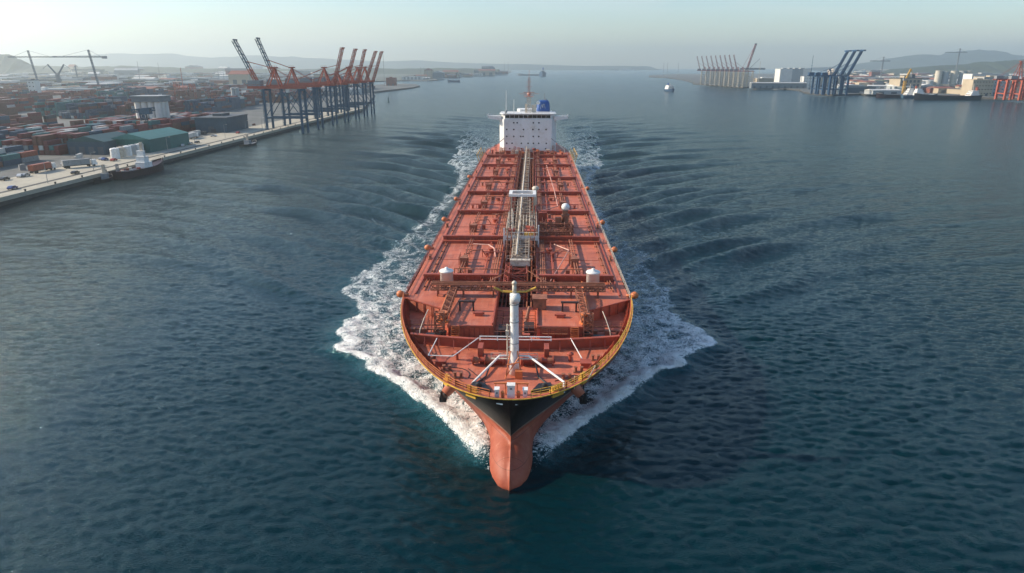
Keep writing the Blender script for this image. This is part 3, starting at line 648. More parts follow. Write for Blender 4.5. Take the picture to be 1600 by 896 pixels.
# trench piping and gratings in the bow part
mb = MB()
for x in (-2.8, -2.1, -1.2, 1.1, 1.7, 2.5): mb.tube((x, 24, 9.6 + .2*(abs(x) % 1)), (x, 250, 9.6 + .2*(abs(x) % 1)), .14 + .06*(abs(x) % .5), n=6)
mb.build('trench_pipe', M['rust'], ship)
for y in (21.5, 24, 27.5, 31):
    mb = MB(); mb.rail([(-3.2, y, 9.0), (3.2, y, 9.0)], 2.6, 1.05, .05, 3); mb.build('trench_frame', M['rust'], ship)
mb = MB(); mb.box(-3.3, 3.3, 20.4, 22.2, WELL, WELL + .04); mb.box(-2.6, -1.0, 22.2, 24.6, 9.2, 11.6); mb.box(1.4, 3.0, 24, 27, 9.2, 11.2); mb.build('pump_house', M['dark'], ship)
# cross truss
mb = MB(); mb.truss((-15.2, 37.6, 13.7), (15.4, 37.6, 13.7), 1.6, 1.0, 26, .09, .05); mb.tube((-15, 37.2, 14.35), (15.2, 37.2, 14.35), .15); mb.tube((-15, 38.1, 14.35), (15.2, 38.1, 14.35), .12)
mb.bar((-15.2, 37.6, 13.16), (15.4, 37.6, 13.16), 1.5, .05)
mb.build('pipe_bridge', M['rust'], ship)
for x in (-14, -9.5, -4.2, 4.4, 9.5, 14.2):
    mb = MB(); mb.bar((x, 37, DECK), (x, 37, 13.2), .22); mb.bar((x, 38.2, DECK), (x, 38.2, 13.2), .22); mb.build('bridge_leg', M['rust'], ship)
# red lattice tower and walkway in the middle
mb = MB(); mb.truss((0, 43, 9), (0, 43, 15.0), 3.2, 3.2, 4, .12, .07); mb.truss((0, 52, 9), (0, 52, 13.0), 3.0, 3.0, 3, .12, .07)
mb.truss((-2.2, 38.5, 13.3), (-2.2, 54, 13.0), .8, .8, 9, .05, .04); mb.build('lattice_tower', M['red'], ship)
mb = MB(); mb.bar((-3.0, 44, 13.8), (-8, 39, 12.6), .14); mb.bar((3, 44, 13.8), (8, 39, 12.6), .14); mb.bar((1.6, 47, 14), (7, 41, 12.5), .1); mb.bar((-1.6, 47, 14), (-7, 41, 12.5), .1); mb.build('tower_brace', M['rust'], ship)
mb = MB(); mb.truss((.15, 54, 13.3), (.15, 118, 13.6), 3.4, 1.3, 30, .11, .06); [mb.bar((-1.0, yq, 12.72), (1.3, yq, 12.72), .22, .06) for yq in range(55, 250, 2)]; mb.truss((.15, 118, 13.6), (.15, 250, 13.2), 1.9, 1.1, 44, .07, .04)
for x in (-1.0, 1.2): mb.rail([(x, 54, 13.9), (x, 250, 13.9)], 1.0, 3.2, .025, 2)
mb.build('walkway', M['lattice'], ship)
for y in range(58, 250, 8):
    for x in (-1.4, 1.6): MB().bar((x, y, 8.7), (x, y, 12.9), .16).build('walkway_post', M['lattice'], ship)
mb = MB(); mb.tube((-.55, 56, 14.6), (-.35, 246, 15.2), .26, .16, 10); mb.build('boom_pipe', M['cream'], ship, True)
mb = MB(); mb.box(-1.8, 2.2, 53.4, 54.6, 12.9, 14.1); mb.rail([(-2.4, 53, 14.1), (2.6, 53, 14.1)], 1, 1, .04, 2); mb.build('walkway_head', M['cream'], ship)
# loading tower
mb = MB()
for x in (-3.3, 3.5):
    for y in (73, 82, 91): mb.bar((x, y, 9), (x, y, 16), .26)
    for y0, y1 in ((73, 82), (82, 91)): mb.bar((x, y0, 13.6), (x, y1, 16), .12); mb.bar((x, y1, 13.6), (x, y0, 16), .12); mb.bar((x, y0, 16), (x, y1, 16), .2); mb.bar((x, y0, 13.6), (x, y1, 13.6), .2)
for x in (-2.7, 2.9):
    for y in (88, 93): mb.bar((x, y, 14), (x, y, 20.8), .24)
    for z in (16, 17.2, 18.4, 19.6): mb.bar((x, 88, z), (x, 93, z), .12); mb.bar((x, 88, z), (x, 93, z + 1.2), .08)
for z in (15.2, 16.0, 16.8, 17.6, 18.4, 19.2): mb.bar((-2.7, 88, z), (-.9, 88, z), .12); mb.bar((1.3, 88, z), (2.9, 88, z), .12)
mb.bar((-2.7, 88, 19.6), (.1, 88, 17.2), .1); mb.bar((2.9, 88, 19.6), (.1, 88, 17.2), .1); mb.bar((-.9, 88, 15), (-.9, 88, 20.4), .12); mb.bar((1.3, 88, 15), (1.3, 88, 20.4), .12)
mb.build('tower_frame', M['lattice'], ship)
mb = MB()
for x in (-3.0, -2.0, 2.2, 3.1):
    for y in (75, 78, 84, 87): mb.bar((x, y, 9), (x, y, 17.2), .12)
    for z in (13, 14.2, 15.4, 16.6): mb.bar((x, 75, z), (x, 87, z), .10)
for z in (13, 14.2, 15.4, 16.6):
    for y in (75, 78, 84, 87): mb.bar((-3.0, y, z), (-2.0, y, z), .10); mb.bar((2.2, y, z), (3.1, y, z), .10)
mb.build('scaffold', M['cream'], ship)
mb = MB()
for z in (10.4, 12, 13.4, 15.0, 16.4):
    for y in (57, 62, 67, 71): mb.bar((-2.9, y, z), (-2.0, y, z), .10); mb.bar((2.2, y, z), (3.1, y, z), .10)
for x in (-2.9, -2.0, 2.2, 3.1):
    for y in (57, 62, 67, 71): mb.bar((x, y, 8.8), (x, y, 16.4 - (71 - y)*.2), .12)
    mb.bar((x, 57, 13), (x, 71, 15.6), .12); mb.bar((x, 57, 12), (x, 71, 12), .10)
mb.build('scaffold', M['rust'], ship)
mb = MB()
for y in range(98, 248, 10):
    for x in (-2.6, 2.8): mb.bar((x, y, 8.8), (x, y, 14.2), .12)
    mb.bar((-2.6, y, 14.2), (2.8, y, 14.2), .14); mb.bar((-2.6, y, 12.3), (2.8, y, 12.3), .12)
for x in (-2.6, 2.8): mb.bar((x, 98, 14.2), (x, 238, 14.2), .10); mb.bar((x, 98, 12.3), (x, 238, 12.3), .08)
mb.build('pipe_support', M['rust'], ship)
mb = MB(); mb.box(-3.2, 3.4, 87.6, 88.5, 20.5, 21.1); mb.box(-3.2, 3.4, 92.6, 93.4, 20.5, 21.1); mb.box(-3.2, -2.4, 88.5, 92.6, 20.5, 21.1); mb.box(2.6, 3.4, 88.5, 92.6, 20.5, 21.1); mb.build('tower_head', M['white'], ship)
mb = MB(); mb.box(-3.7, 3.9, 72, 74.6, 13.5, 13.75); mb.box(-3.7, 3.9, 72, 72.15, 13.75, 14.5); mb.rail([(-3.7, 74.6, 13.75), (-3.7, 72, 13.75), (3.9, 72, 13.75), (3.9, 74.6, 13.75)], 1.6, 1.1, .05, 2)
mb.box(-3.9, -3.6, 71.8, 72.1, 12, 16.3); mb.box(3.8, 4.1, 71.8, 72.1, 12, 17); mb.build('tower_platform', M['white'], ship)
mb = MB(); mb.cbox((1.9, 73.6, 14.5), (2.2, .9, .9)); mb.build('control_box', M['yellow'], ship)
mb = MB(); mb.cbox((2.2, 76.5, 14.3), (2.8, 2.2, 1.2)); mb.tube((1, 79, 14.5), (3.2, 79, 14.5), .8, n=14); mb.cbox((-2.2, 78, 14.2), (1.6, 2.4, 1.0)); mb.build('winch', M['red'], ship)
mb = MB(); mb.cbox((3.3, 95, 19), (.7, .7, 4)); mb.lathe((3.3, 95, 21), [(.85,0),(.9,.4),(.6,.8),(.2,.9)], 12); mb.build('tower_vent', M['cream'], ship)
mb = MB()
for x in (-.3, .4, 1.1, 1.9, 2.5): mb.tube((x, 75, 14.3), (x, 90, 15.5), .09, n=6)
mb.bar((-.5, 76, 14.35), (2.7, 76, 14.35), .1); mb.build('cargo_pipe', M['cream'], ship); mb = MB()
for y in range(60, 72, 2): mb.tube((-1.5, y, 14.1), (2, y, 14.1), .07, n=5)
mb.bar((0, 60, 14.1), (0, 70, 14.1), .08); mb.build('cargo_pipe', M['cream'], ship); mb = MB()
mb.tube((-2.0, 73, 15.5), (-2.4, 88, 17.5), .1); mb.build('cargo_pipe', M['cream'], ship)
# manifold platform on the right
mb = MB()
for x in np.arange(4.4, 11.2, .75): mb.tube((x, 77.4, DECK), (x, 77.4, 15.0), .10, n=6)
mb.truss((4.2, 78, 13.8), (11.6, 78, 13.8), 1.0, .9, 9, .08, .05); mb.truss((4.2, 86, 13.8), (11.6, 86, 13.8), 1.0, .9, 9, .08, .05)
for y in range(79, 92, 2): mb.tube((4.2, y, 13.2), (10.6, y, 13.4), .16, n=6); mb.tube((5 + (y % 3), y, DECK), (5 + (y % 3), y, 14.4), .13, n=6)
mb.truss((10.9, 79, DECK), (10.9, 79, 16), 1.7, 1.7, 4, .08, .05)
mb.build('manifold', M['rust'], ship)
mb = MB(); mb.rail([(4.0, 77, 12.0), (11.8, 77, 12.0), (11.8, 90, 12.0)], 2.4, 1.2, .05, 4); mb.build('manifold_railing', M['rust'], ship)
mb = MB(); mb.lathe((10.6, 88, DECK), [(.9,0),(.9,3.6),(1.05,3.7),(1.05,4.1),(.7,4.2),(.7,5.2)], 16); mb.cbox((8.9, 87, 14.5), (1.5, 1.2, 2.2)); mb.build('valve_tower', M['rust'], ship)
mb = MB(); mb.lathe((10.6, 88, DECK + 5.2), [(.6,0),(.95,.2),(1.0,.9),(.85,1.3),(.5,1.6),(.15,1.7)], 18); mb.build('dome_vent', M['white'], ship, True)
mb = MB(); mb.cbox((4.6, 96, 13.5), (.9, 1, 3)); mb.cbox((5.6, 101, 13), (1.6, .8, 2)); mb.build('locker', M['red'], ship)
# white expansion tanks near the cross truss
for x in (-13.2, 13.8):
    mb = MB(); mb.lathe((x, 46.0 - 2.2, DECK), [(1.2,0),(1.2,2.5),(1.32,2.52),(1.32,2.7),(1.18,2.85),(.45,2.95),(.3,3.3),(.1,3.4)], 20); mb.build('deck_tank', M['white'], ship, True)
    mb = MB(); mb.cbox((x, 43.8, DECK + .06), (3.4, 3.2, .12)); mb.rail([(x - 1.7, 42.1, DECK), (x + 1.7, 42.1, DECK)], .7, .9, .04, 2); mb.build('tank_base', M['rust'], ship)
# portal frames, pipe racks and manifolds on both sides
for x in (-8.2, 8.8):
    mb = MB(); mb.box(x - 1.25, x - 1.0, 29.6, 30.0, DECK, DECK + 1.5); mb.box(x + 1.0, x + 1.25, 29.6, 30.0, DECK, DECK + 1.5); mb.box(x - 1.4, x + 1.4, 29.5, 30.1, DECK + 1.5, DECK + 1.72); mb.build('portal_frame', M['dark'], ship)
for sgn, xr in ((-1, -11.4), (1, 11.0)):
    mb = MB()
    mb.truss((xr, 23.5, DECK + .9), (xr - .3*sgn, 36.4, DECK + 1.4), 1.1, .8, 11, .07, .045)
    mb.truss((xr + .4*sgn, 22.6, WELL + .3), (xr + .4*sgn, 22.9, DECK + 2.2), 1.4, 1.0, 5, .07, .05); mb.build('pipe_rack', M['rust'], ship)
    mb = MB(); mb.tube((xr + sgn*.9, 24, DECK + .35), (xr + sgn*.9, 45, DECK + .35), .17); mb.lathe((xr, 24.4, DECK), [(.9,0),(.9,.3),(.4,.4),(.4,1.4),(.7,1.5),(.7,1.7)], 12); mb.build('deck_valve', M['orange'], ship)
    for k, (y0, y1) in enumerate(((48, 75), (78, 105), (108.5, 135), (139, 165), (169, 198), (202, 228), (232, 248))):
        xo = xr + sgn*.6*(k % 2); m_ = (y0 + y1) / 2
        mb = MB(); mb.tube((xo, y0, DECK + 1.0), (xo, y1, DECK + 1.0), .13, n=6); mb.tube((xo + .5, y0, DECK + 1.0), (xo + .5, y1, DECK + 1.0), .10, n=6)
        y = y0 + 1
        while y < y1: mb.bar((xo - .3, y, DECK), (xo - .3, y, DECK + 1.0), .09); mb.bar((xo + .8, y, DECK), (xo + .8, y, DECK + 1.0), .09); mb.bar((xo - .4, y, DECK + .88), (xo + .9, y, DECK + .88), .1); y += 3.4
        mb.path([(xo, m_, DECK+1), (xo - 1.4*sgn, m_ + 1.5, DECK + 1.5), (xo - 3.4*sgn, m_ + 2, DECK + 1.5), (xo - 4.2*sgn, m_ + 2, DECK + .1)], .10, 6)
        mb.build('pipe_run', M['rust'], ship)
        mb = MB(); mb.cbox((xo + .2, m_ - 5, DECK + .9), (1.5, 1.4, 1.8)); mb.tube((xo - .7, m_ - 5, DECK + 1.5), (xo + 1.1, m_ - 5, DECK + 1.5), .3); mb.lathe((xo + .2, m_ - 2.6, DECK), [(.35,0),(.35,1.2),(.55,1.3),(.55,1.5)], 10)
        for q in range(4): mb.bar((xo - .8, m_ - 6 + q*1.3, DECK), (xo - .8, m_ - 6 + q*1.3, DECK + 2.1), .07)
        mb.build('valve_group', M['rust'], ship)
        mb = MB(); xh = sgn*(6.3 + (k % 3)*.8); mb.lathe((xh, m_ + 6, DECK), [(.65,0),(.65,.7),(.78,.72),(.78,.85),(.1,.95)], 14); mb.build('tank_hatch', M['red'], ship)
        mb = MB(); xb = sgn*18.9; mb.cbox((xb, m_, DECK + .06), (.6, 1.7, .12)); [mb.lathe((xb, m_ + o, DECK + .1), [(.2,0),(.2,.6),(.28,.65),(.28,.75)], 10) for o in (-.5, .5)]; mb.build('bollard', M['rust'], ship)
    # pipe bundle along the trench edge, with risers and cross-overs
    mb = MB()
    for dx, r_ in ((0, .16), (.45, .12), (.85, .09)): mb.tube((sgn*(4.3 + dx), 39, DECK + .75), (sgn*(4.3 + dx), 246, DECK + .75), r_, n=6)
    for y in range(40, 246, 4): mb.bar((sgn*4.1, y, DECK), (sgn*4.1, y, DECK + .7), .1); mb.bar((sgn*5.35, y, DECK), (sgn*5.35, y, DECK + .7), .1); mb.bar((sgn*4.0, y, DECK + .58), (sgn*5.45, y, DECK + .58), .12)
    mb.build('pipe_bundle', M['rust'], ship)
    for k, y in enumerate(range(50, 246, 13)):
        mb = MB(); xe = 12.5 if k % 3 == 0 else 8.0 if k % 3 == 1 else 15.5
        mb.path([(sgn*2.6, y, DECK - .6), (sgn*2.9, y, DECK + 1.2), (sgn*xe, y + .4, DECK + 1.2), (sgn*xe, y + .4, DECK)], .09, 6)
        mb.path([(sgn*2.6, y + .5, DECK - .6), (sgn*2.9, y + .5, DECK + 1.0), (sgn*(xe - 2), y + .9, DECK + 1.0), (sgn*(xe - 2), y + .9, DECK)], .06, 6)
        mb.lathe((sgn*(xe - 1), y + .4, DECK), [(.3,0),(.3,.8),(.5,.85),(.5,1.0)], 10); mb.cbox((sgn*(xe - 3), y + .6, DECK + .5), (.8, .6, 1.0))
        mb.build('crossover_pipe', M['red'] if k % 2 else M['rust'], ship)
    # long low pipe on each side of the trench
    mb = MB(); mb.tube((sgn*6.7, 40, DECK + .35), (sgn*6.7, 200, DECK + .35), .16, n=6)
    for y in range(42, 200, 6): mb.box(sgn*6.7 - .4, sgn*6.7 + .4, y, y + .25, DECK + .002, DECK + .2)
    mb.build('long_pipe', M['red'], ship)
mb = MB(); mb.path([(-5.0, 60, DECK+.9), (-5.6, 66, DECK+1.2), (-7, 69, DECK+1.2), (-10.5, 70, DECK + 1.1)], .16, 6); mb.build('bent_pipe', M['pipe'], ship); mb = MB(); mb.path([(4.8, 108, DECK+.9), (9.6, 112, DECK+1.4), (9.4, 140, DECK+1.2), (8, 198, DECK + 1)], .15, 8); mb.build('bent_pipe', M['pipe'], ship); mb = MB(); mb.path([(6, 45, DECK+.4), (10.5, 66, DECK+.9), (7.5, 71, DECK + .9)], .14, 6); mb.build('bent_pipe', M['pipe'], ship)
for x, y, z in ((7.2, 27, 12), (-6.0, 27.5, 12)):
    mb = MB(); mb.cbox((x, y, z + .3), (1.2, .9, .6)); mb.tube((x - .9, y, z + .4), (x + .9, y, z + .4), .2); mb.build('deck_winch', M['red'], ship)
mb = MB(); mb.cbox((3.9, 31.5, 12.9), (2.2, 2.2, 1.8)); mb.cbox((3.9, 31.5, 13.9), (2.5, 2.5, .2)); mb.tube((2.2, 30, 12.6), (1.6, 27, 11), .3); mb.build('crane_cab', M['rust'], ship)
mb = MB(); mb.box(4.2, 8.2, 22.2, 22.5, 10.9, 11.0); mb.rail([(4.2, 22.2, 11), (8.2, 22.2, 11)], 1.0, 1.0, .05, 3); mb.build('deck_rack', M['rust'], ship); MB().cbox((1.8, 20.6, 10.8), (1.1, .7, 1.6)).build('locker', M['red'], ship)
# orange balls on outriggers over the side
for sgn, ysb in ((-1, (37, 69.5, 99, 128, 172)), (1, (37.5, 69, 96.5, 148))):
    for y in ysb:
        mb = MB(); x = sgn * 20.6; mb.ball((x, y, DECK + .35), .72, 12, 8, sc=(1, .9, .9)); mb.cbox((sgn*19.7, y, DECK + .3), (1.1, .5, .3)); mb.build('fender_ball', M['orange'], ship, True)
# accommodation block
HY = 252.0
def chamf(x, y0, y1, c): return [(-x + c, y0), (x - c, y0), (x, y0 + c*1.5), (x, y1), (-x, y1), (-x, y0 + c*1.5)]
acc = MB(); acc.prism(chamf(13.4, HY, HY + 20, 2.2), DECK + .01, 27.0)
for z in (15.2, 18.4, 21.6, 24.8): acc.prism(chamf(13.46, HY - .06, HY + 20.1, 2.2), z, z + .16)
acc = acc.build('accommodation_block', M['house'], ship)
mb = MB(); mb.prism(chamf(12.4, HY + .3, HY + 16, 1.6), 27.01, 29.2); mb.build('bridge_house', M['house'], ship)
mb = MB(); mb.prism(chamf(13.3, HY - .4, HY + 16.8, 1.8), 29.21, 29.55); mb.rail([(-12.6, HY, 29.55), (12.6, HY, 29.55)], 1.0, 2, .03, 2); mb.build('bridge_roof', M['white'], ship)
for k in range(10):
    x0 = -10.6 + k * 2.12; mb = MB(); mb.box(x0 + .12, x0 + 2.0, HY + .16, HY + .28, 27.55, 28.85); mb.build('bridge_window', M['glass'], ship)
for sgn in (-1, 1):
    mb = MB(); x0, x1 = sgn*12.4, sgn*18.8
    mb.add([(x0, HY + 1.5, 26.2), (x0, HY + 5.5, 26.2), (x1, HY + 1.8, 27.2), (x1, HY + 4.8, 27.2), (x0, HY + 1.5, 28.3), (x0, HY + 5.5, 28.3), (x1, HY + 1.8, 28.4), (x1, HY + 4.8, 28.4)], [(0,1,3,2),(4,6,7,5),(0,2,6,4),(1,5,7,3),(2,3,7,6),(0,4,5,1)])
    mb.rail([(x0, HY + 1.6, 28.3), (x1, HY + 1.9, 28.4), (x1, HY + 4.7, 28.4)], .9, 1.2, .03, 2)
    mb.cbox((x1, HY + 2, 28.6), (.7, .7, .9)); mb.build('bridge_wing', M['white'], ship)
    mb = MB(); mb.tube((sgn*11.2, HY - .6, 18.2), (sgn*17.4, HY - 5, DECK + 1.5), .17, .14, 6); mb.tube((sgn*17.4, HY - 5, DECK), (sgn*17.4, HY - 5, DECK + 2), .25, n=8); mb.build('provision_boom', M['steel'], ship)
for z, xsl in ((25.4, (-6.6, -5.0, 2.6, 5.2)), (22.3, (-9.9, -6.6, -2, 2.4, 5.2, 8.6)), (19.1, (-9.9, -6.6, -3.3, -2.2, 2.6, 5.2)), (15.9, (-9.9, -7.4, -3.0, .2, 2.7, 5.2, 8.8)), (13.4, (-8.5, -3, 3.5, 8.5))):
    for x in xsl:
        mb = MB(); mb.tube((x, HY - .08, z), (x, HY + .1, z), .36, n=10); mb.build('porthole', M['glass'], ship)
for sgn in (-1, 1):
    for z in (25.4, 22.3, 19.1, 15.9):
        for y in (HY + 6, HY + 10, HY + 14):
            mb = MB(); mb.box(*sorted((sgn*13.3, sgn*13.44)), y, y + .8, z - .4, z + .5); mb.build('side_window', M['glass'], ship)
mb = MB(); mb.box(-12.5, 12.5, HY + 16.2, HY + 34, 12.02, 22); mb.prism(chamf(5.6, HY + 22, HY + 33, 1.5), 22.01, 30.2); mb.build('engine_casing', M['white'], ship)
# funnel: rounded trapezoid
FX, FY = 7.4, HY + 16.5
rings = []
for z, sc_ in ((29.6, 1.0), (31.4, 1.0), (33.2, .93), (34.3, .80), (34.9, .60)):
    ring = []
    for k in range(28):
        a = 2*pi*k/28; c, s_ = cos(a), sin(a); q = 4.0
        r_ = (abs(c)**q + abs(s_)**q) ** (-1/q)
        ring.append((FX + 3.25*sc_*r_*c + .5*(1-sc_), FY + 3.6*sc_*r_*s_, z))
    rings.append(ring)
mb = MB(); vs = [v for r_ in rings for v in r_]; fs = []
for k in range(4):
    for i in range(28): fs.append((k*28+i, k*28+(i+1) % 28, (k+1)*28+(i+1) % 28, (k+1)*28+i))
fs.append(tuple(range(4*28, 5*28))); mb.add(vs, fs); fun = mb.build('funnel', M['blue'], ship)
mb = MB(); mb.cbox((FX, FY, 28.9), (8.6, 8.6, 1.5)); mb.build('funnel_base', M['white'], ship)
mb = MB(); mb.tube((FX + .5, FY, 34.5), (FX + .5, FY, 38.3), .16); mb.tube((FX + 1.2, FY, 34.5), (FX + 1.2, FY, 35.6), .4); mb.build('exhaust_pipe', M['steel'], fun)
mb = MB(); yl = FY - 3.68   # pale mark on the funnel front
for a, b_ in (((-1.5, 31.0), (-.9, 33.0)), ((-.9, 33.0), (-.35, 31.6)), ((-.35, 31.6), (-.2, 33.2)), ((-.2, 33.2), (.5, 33.1)), ((.3, 33.1), (.9, 31.2))): mb.bar((FX + a[0], yl, a[1]), (FX + b_[0], yl, b_[1]), .2, .1)
mb.build('funnel_emblem', M['white'], fun)
# radar mast
rm = MB(); rm.truss((.4, HY + 8, 29.5), (.4, HY + 8, 36.8), 1.7, 1.7, 6, .13, .08); rm.cbox((-1.0, HY + 8, 31.5), (.9, 1, 4.2)); rm.cbox((2.8, HY + 9, 31.4), (2.2, 2, 3.4)); rm.build('mast_tower', M['cream'], ship)
rm = MB(); rm.box(-1.7, 2.5, HY + 6.2, HY + 9.6, 36.8, 37.1); rm.rail([(-1.7, HY + 6.2, 37.1), (2.5, HY + 6.2, 37.1)], 1, .9, .05, 2); rm.bar((-4.3, HY + 7.8, 38.2), (5.2, HY + 7.8, 38.2), .2); rm.bar((-2.3, HY + 6, 38.9), (3.1, HY + 6, 38.9), .35); rm.ball((.4, HY + 7.8, 38), .9)
rm.truss((.4, HY + 8, 37), (.4, HY + 8, 45.5), .9, .9, 7, .09, .05); rm.bar((-1.1, HY + 8, 41.4), (1.9, HY + 8, 41.4), .18); rm.bar((-.8, HY + 8, 43.6), (1.6, HY + 8, 43.6), .14); rm.tube((.4, HY + 8, 45.5), (.4, HY + 8, 49), .08); rm.build('radar_mast', M['pipe'], ship)
for x, h_ in ((-10.2, 10.5), (-6.6, 6.4)):
    mb = MB(); mb.tube((x, HY + 2, 29.5), (x, HY + 2, 29.5 + h_), .14, .09, 6); mb.build('antenna', M['white'], ship)
mb = MB(); mb.ball((-10.3, HY + 1.2, 30.4), .7); mb.cbox((-10.3, HY + 1.2, 29.8), (.6,.6,.6)); mb.build('satellite_dome', M['steel'], ship)
mb = MB(); mb.ball((4.9, HY + 9, 34.1), .9); mb.build('radar_dome', M['white'], ship, True)
# clutter in front of the block
rc = random.Random(3)
for k in range(34):
    x = rc.uniform(-17, 17); y = rc.uniform(236, 250)
    mb = MB(); h_ = rc.uniform(.7, 2.6); t = k % 3
    if t == 0: mb.cbox((x, y, DECK + h_/2), (rc.uniform(.8, 2.2), rc.uniform(.8, 2), h_)); mb.rail([(x - 1, y - 1, DECK), (x + 1, y - 1, DECK)], 1.2, .8, .05, 2)
    elif t == 1: mb.lathe((x, y, DECK), [(.5,0),(.5,h_*.7),(.8,h_*.75),(.8,h_*.9),(.2,h_)], 10)
    else: mb.truss((x, y, DECK), (x, y, DECK + h_ + 1), 1, 1, 3, .07, .05)
    mb.build('deck_locker' if t == 0 else 'deck_vent' if t == 1 else 'deck_stand', M[rc.choice(['red', 'rust', 'orange', 'cream'])], ship)
for sgn in (-1, 1):
    mb = MB()
    for y in (214, 222, 230, 238): mb.bar((sgn*19.9, y, DECK - 1), (sgn*21.2, y, DECK + 3.4), .3); mb.bar((sgn*19.6, y, DECK + .1), (sgn*19.6, y, DECK + 3.4), .18)
    mb.bar((sgn*21.1, 213, DECK + 3.3), (sgn*21.1, 239, DECK + 3.3), .2); mb.build('gangway_frame', M['yellow'], ship)
# ------------------------------------------------------------------ shores, hills
def ground_mat(name, c1, c2, c3, sc):
    m = mat(name, c1, .85, 0, sc, col2=c2, stain=c3, ss=sc*2.7); return m
M['yard'] = ground_mat('yard_ground', (.075,.085,.085), (.15,.15,.14), (.05,.065,.055), .012)
M['far_ground'] = ground_mat('far_ground', (.06,.075,.05), (.15,.15,.13), (.04,.06,.035), .004)
M['conc'] = mat('quay_concrete', (.40,.37,.29), .85, .15, .15, stain=(.24,.23,.19), ss=.3)
M['quaywall'] = mat('quay_wall_dark', (.055,.055,.05), .8, .3, .3)
M['hill'] = mat('hill_forest', (.035,.055,.03), .9, .4, .004, col2=(.06,.08,.045))
LZ = 3.0
def land(name, pix, z, m, extra=(), wallm=None):
    pts = [at(px, py, 0) for px, py in pix] + list(extra)
    mb = MB(); n0 = len(mb.f); mb.prism(pts, -3.5, z)
    o = mb.build(name, [m, wallm or M['quaywall']]); me = o.data
    for p in me.polygons: p.material_index = 0 if abs(p.normal.z) > .5 else 1
    return tag(o, kind='structure')
QX = -199.5           # the long quay runs parallel to the channel
QE = at(560, 174)[1]
land('left_shore', [(572,169),(579,160),(586,150),(583,146),(596,144.5),(622,141.5),(645,138.5),(656,136),(650,133.6),(630,132.6),(604,133.6),(585,134.5),(560,134),(545,131)], LZ, M['yard'],
     [(-14000, 2900), (-14000, -300), (QX, -300), (QX, QE)])
land('far_left_shore', [(560,129.3),(600,128),(640,127),(668,127.5),(684,126.6),(680,124.5),(662,124.0),(690,122.6),(730,120.4),(765,118.2),(793,115.4),(800,113.0)], LZ, M['far_ground'],
     [at(792,107.4), (-9000, 14000), (-14200, 14000), (-14200, 2960), at(540,130.6)])
land('right_shore', [(1014,121.2),(1040,122.3),(1062,125),(1086,130.5),(1082,132),(1110,134.4),(1160,138.2),(1192,137.2),(1215,139),(1250,142.5),(1256,146),(1275,149),(1300,150.3),(1345,149.2),(1380,150.5),(1420,153.0),(1480,155.3),(1530,155.0),(1560,156.0),(1640,158.5)], LZ, M['yard'],
     [(14000, at(1640,158.5)[1] - 60), (14000, 9000), at(1060,116.5), at(1014,118.8)])
# quay apron, edge beams and yard road on the left
mb = MB(); mb.box(QX - 7, QX - .5, -100, QE + 5, LZ + .004, LZ + .03); mb.box(QX - 32, QX - 9.5, -100, QE + 5, LZ + .006, LZ + .034)
tag(mb.build('quay_apron', M['conc']), kind='structure')
mb = MB(); mb.box(QX - .5, QX + .35, -100, QE + 5, 1.6, LZ + .25); mb.box(QX - 9.5, QX - 7, -100, QE + 5, LZ + .004, LZ + .06, 1); tag(mb.build('quay_edge', [M['conc'], M['quaywall']]), kind='structure')
def range_hill(name, pts, Xd, depth, m, seed=1, rough=.10):
    """ridge with real depth: pts are (photo x, photo y of the crest) at forward distance Xd"""
    r_ = np.random.default_rng(seed); n = 220
    px = np.linspace(pts[0][0], pts[-1][0], n); py = np.interp(px, [p[0] for p in pts], [p[1] for p in pts])
    fr = np.zeros(n)
    for k in range(1, 26): fr += np.sin(np.linspace(0, 1, n) * 2*pi*k*1.7 + r_.random()*6.3) / k * .6
    C = np.array([atd(a, b, Xd) for a, b in zip(px, py)]); h = C[:, 2]; h = np.maximum(h * (1 + rough * fr), 1)
    rows = []
    prof = [(-1,0),(-.8,.10),(-.6,.28),(-.4,.55),(-.2,.84),(0,1),(.25,.85),(.6,.4),(1,0)]
    for t, q in prof:
        row = C.copy(); row[:, 1] += depth * t + depth*.06*fr*(abs(t) > .05)*(abs(t) < 1); row[:, 2] = h * q * (1 + .10*np.sin(np.arange(n)*.33 + t*5)*(0 < q < 1)) + LZ - .5 - 3*(q == 0); rows.append(row)
    o = grid_obj(name, np.stack(rows, 1), m); return tag(o, kind='structure')
range_hill('mountains', [(-60,93),(0,92),(60,93),(120,87),(170,84),(215,86),(270,84),(330,90),(400,84),(440,88),(520,93),(590,97),(650,96),(720,99),(780,100),(850,102),(900,103.2),(960,103.0),(1010,103.6)], 11500, 1500, M['hill'], 3)
range_hill('wooded_hills', [(-60,104),(60,106),(200,105),(300,108),(420,107),(520,108),(640,108.5),(700,108),(780,109.5)], 4700, 260, M['hill'], 5, .22)
range_hill('right_mountains', [(1290,106),(1350,101),(1390,91),(1435,86),(1470,87),(1500,81),(1530,79),(1560,81),(1590,87),(1640,90),(1700,95)], 9000, 1200, M['hill'], 8, .04)
range_hill('right_hills', [(1375,114),(1400,109),(1440,106),(1490,102.5),(1530,98),(1570,96),(1600,94),(1680,92)], 3900, 320, M['hill'], 9, .05)
range_hill('left_headland', [(-60,84),(0,86),(14,86),(17,92),(32,94),(34,101),(60,106),(100,112)], 4200, 200, M['hill'], 12, .03)

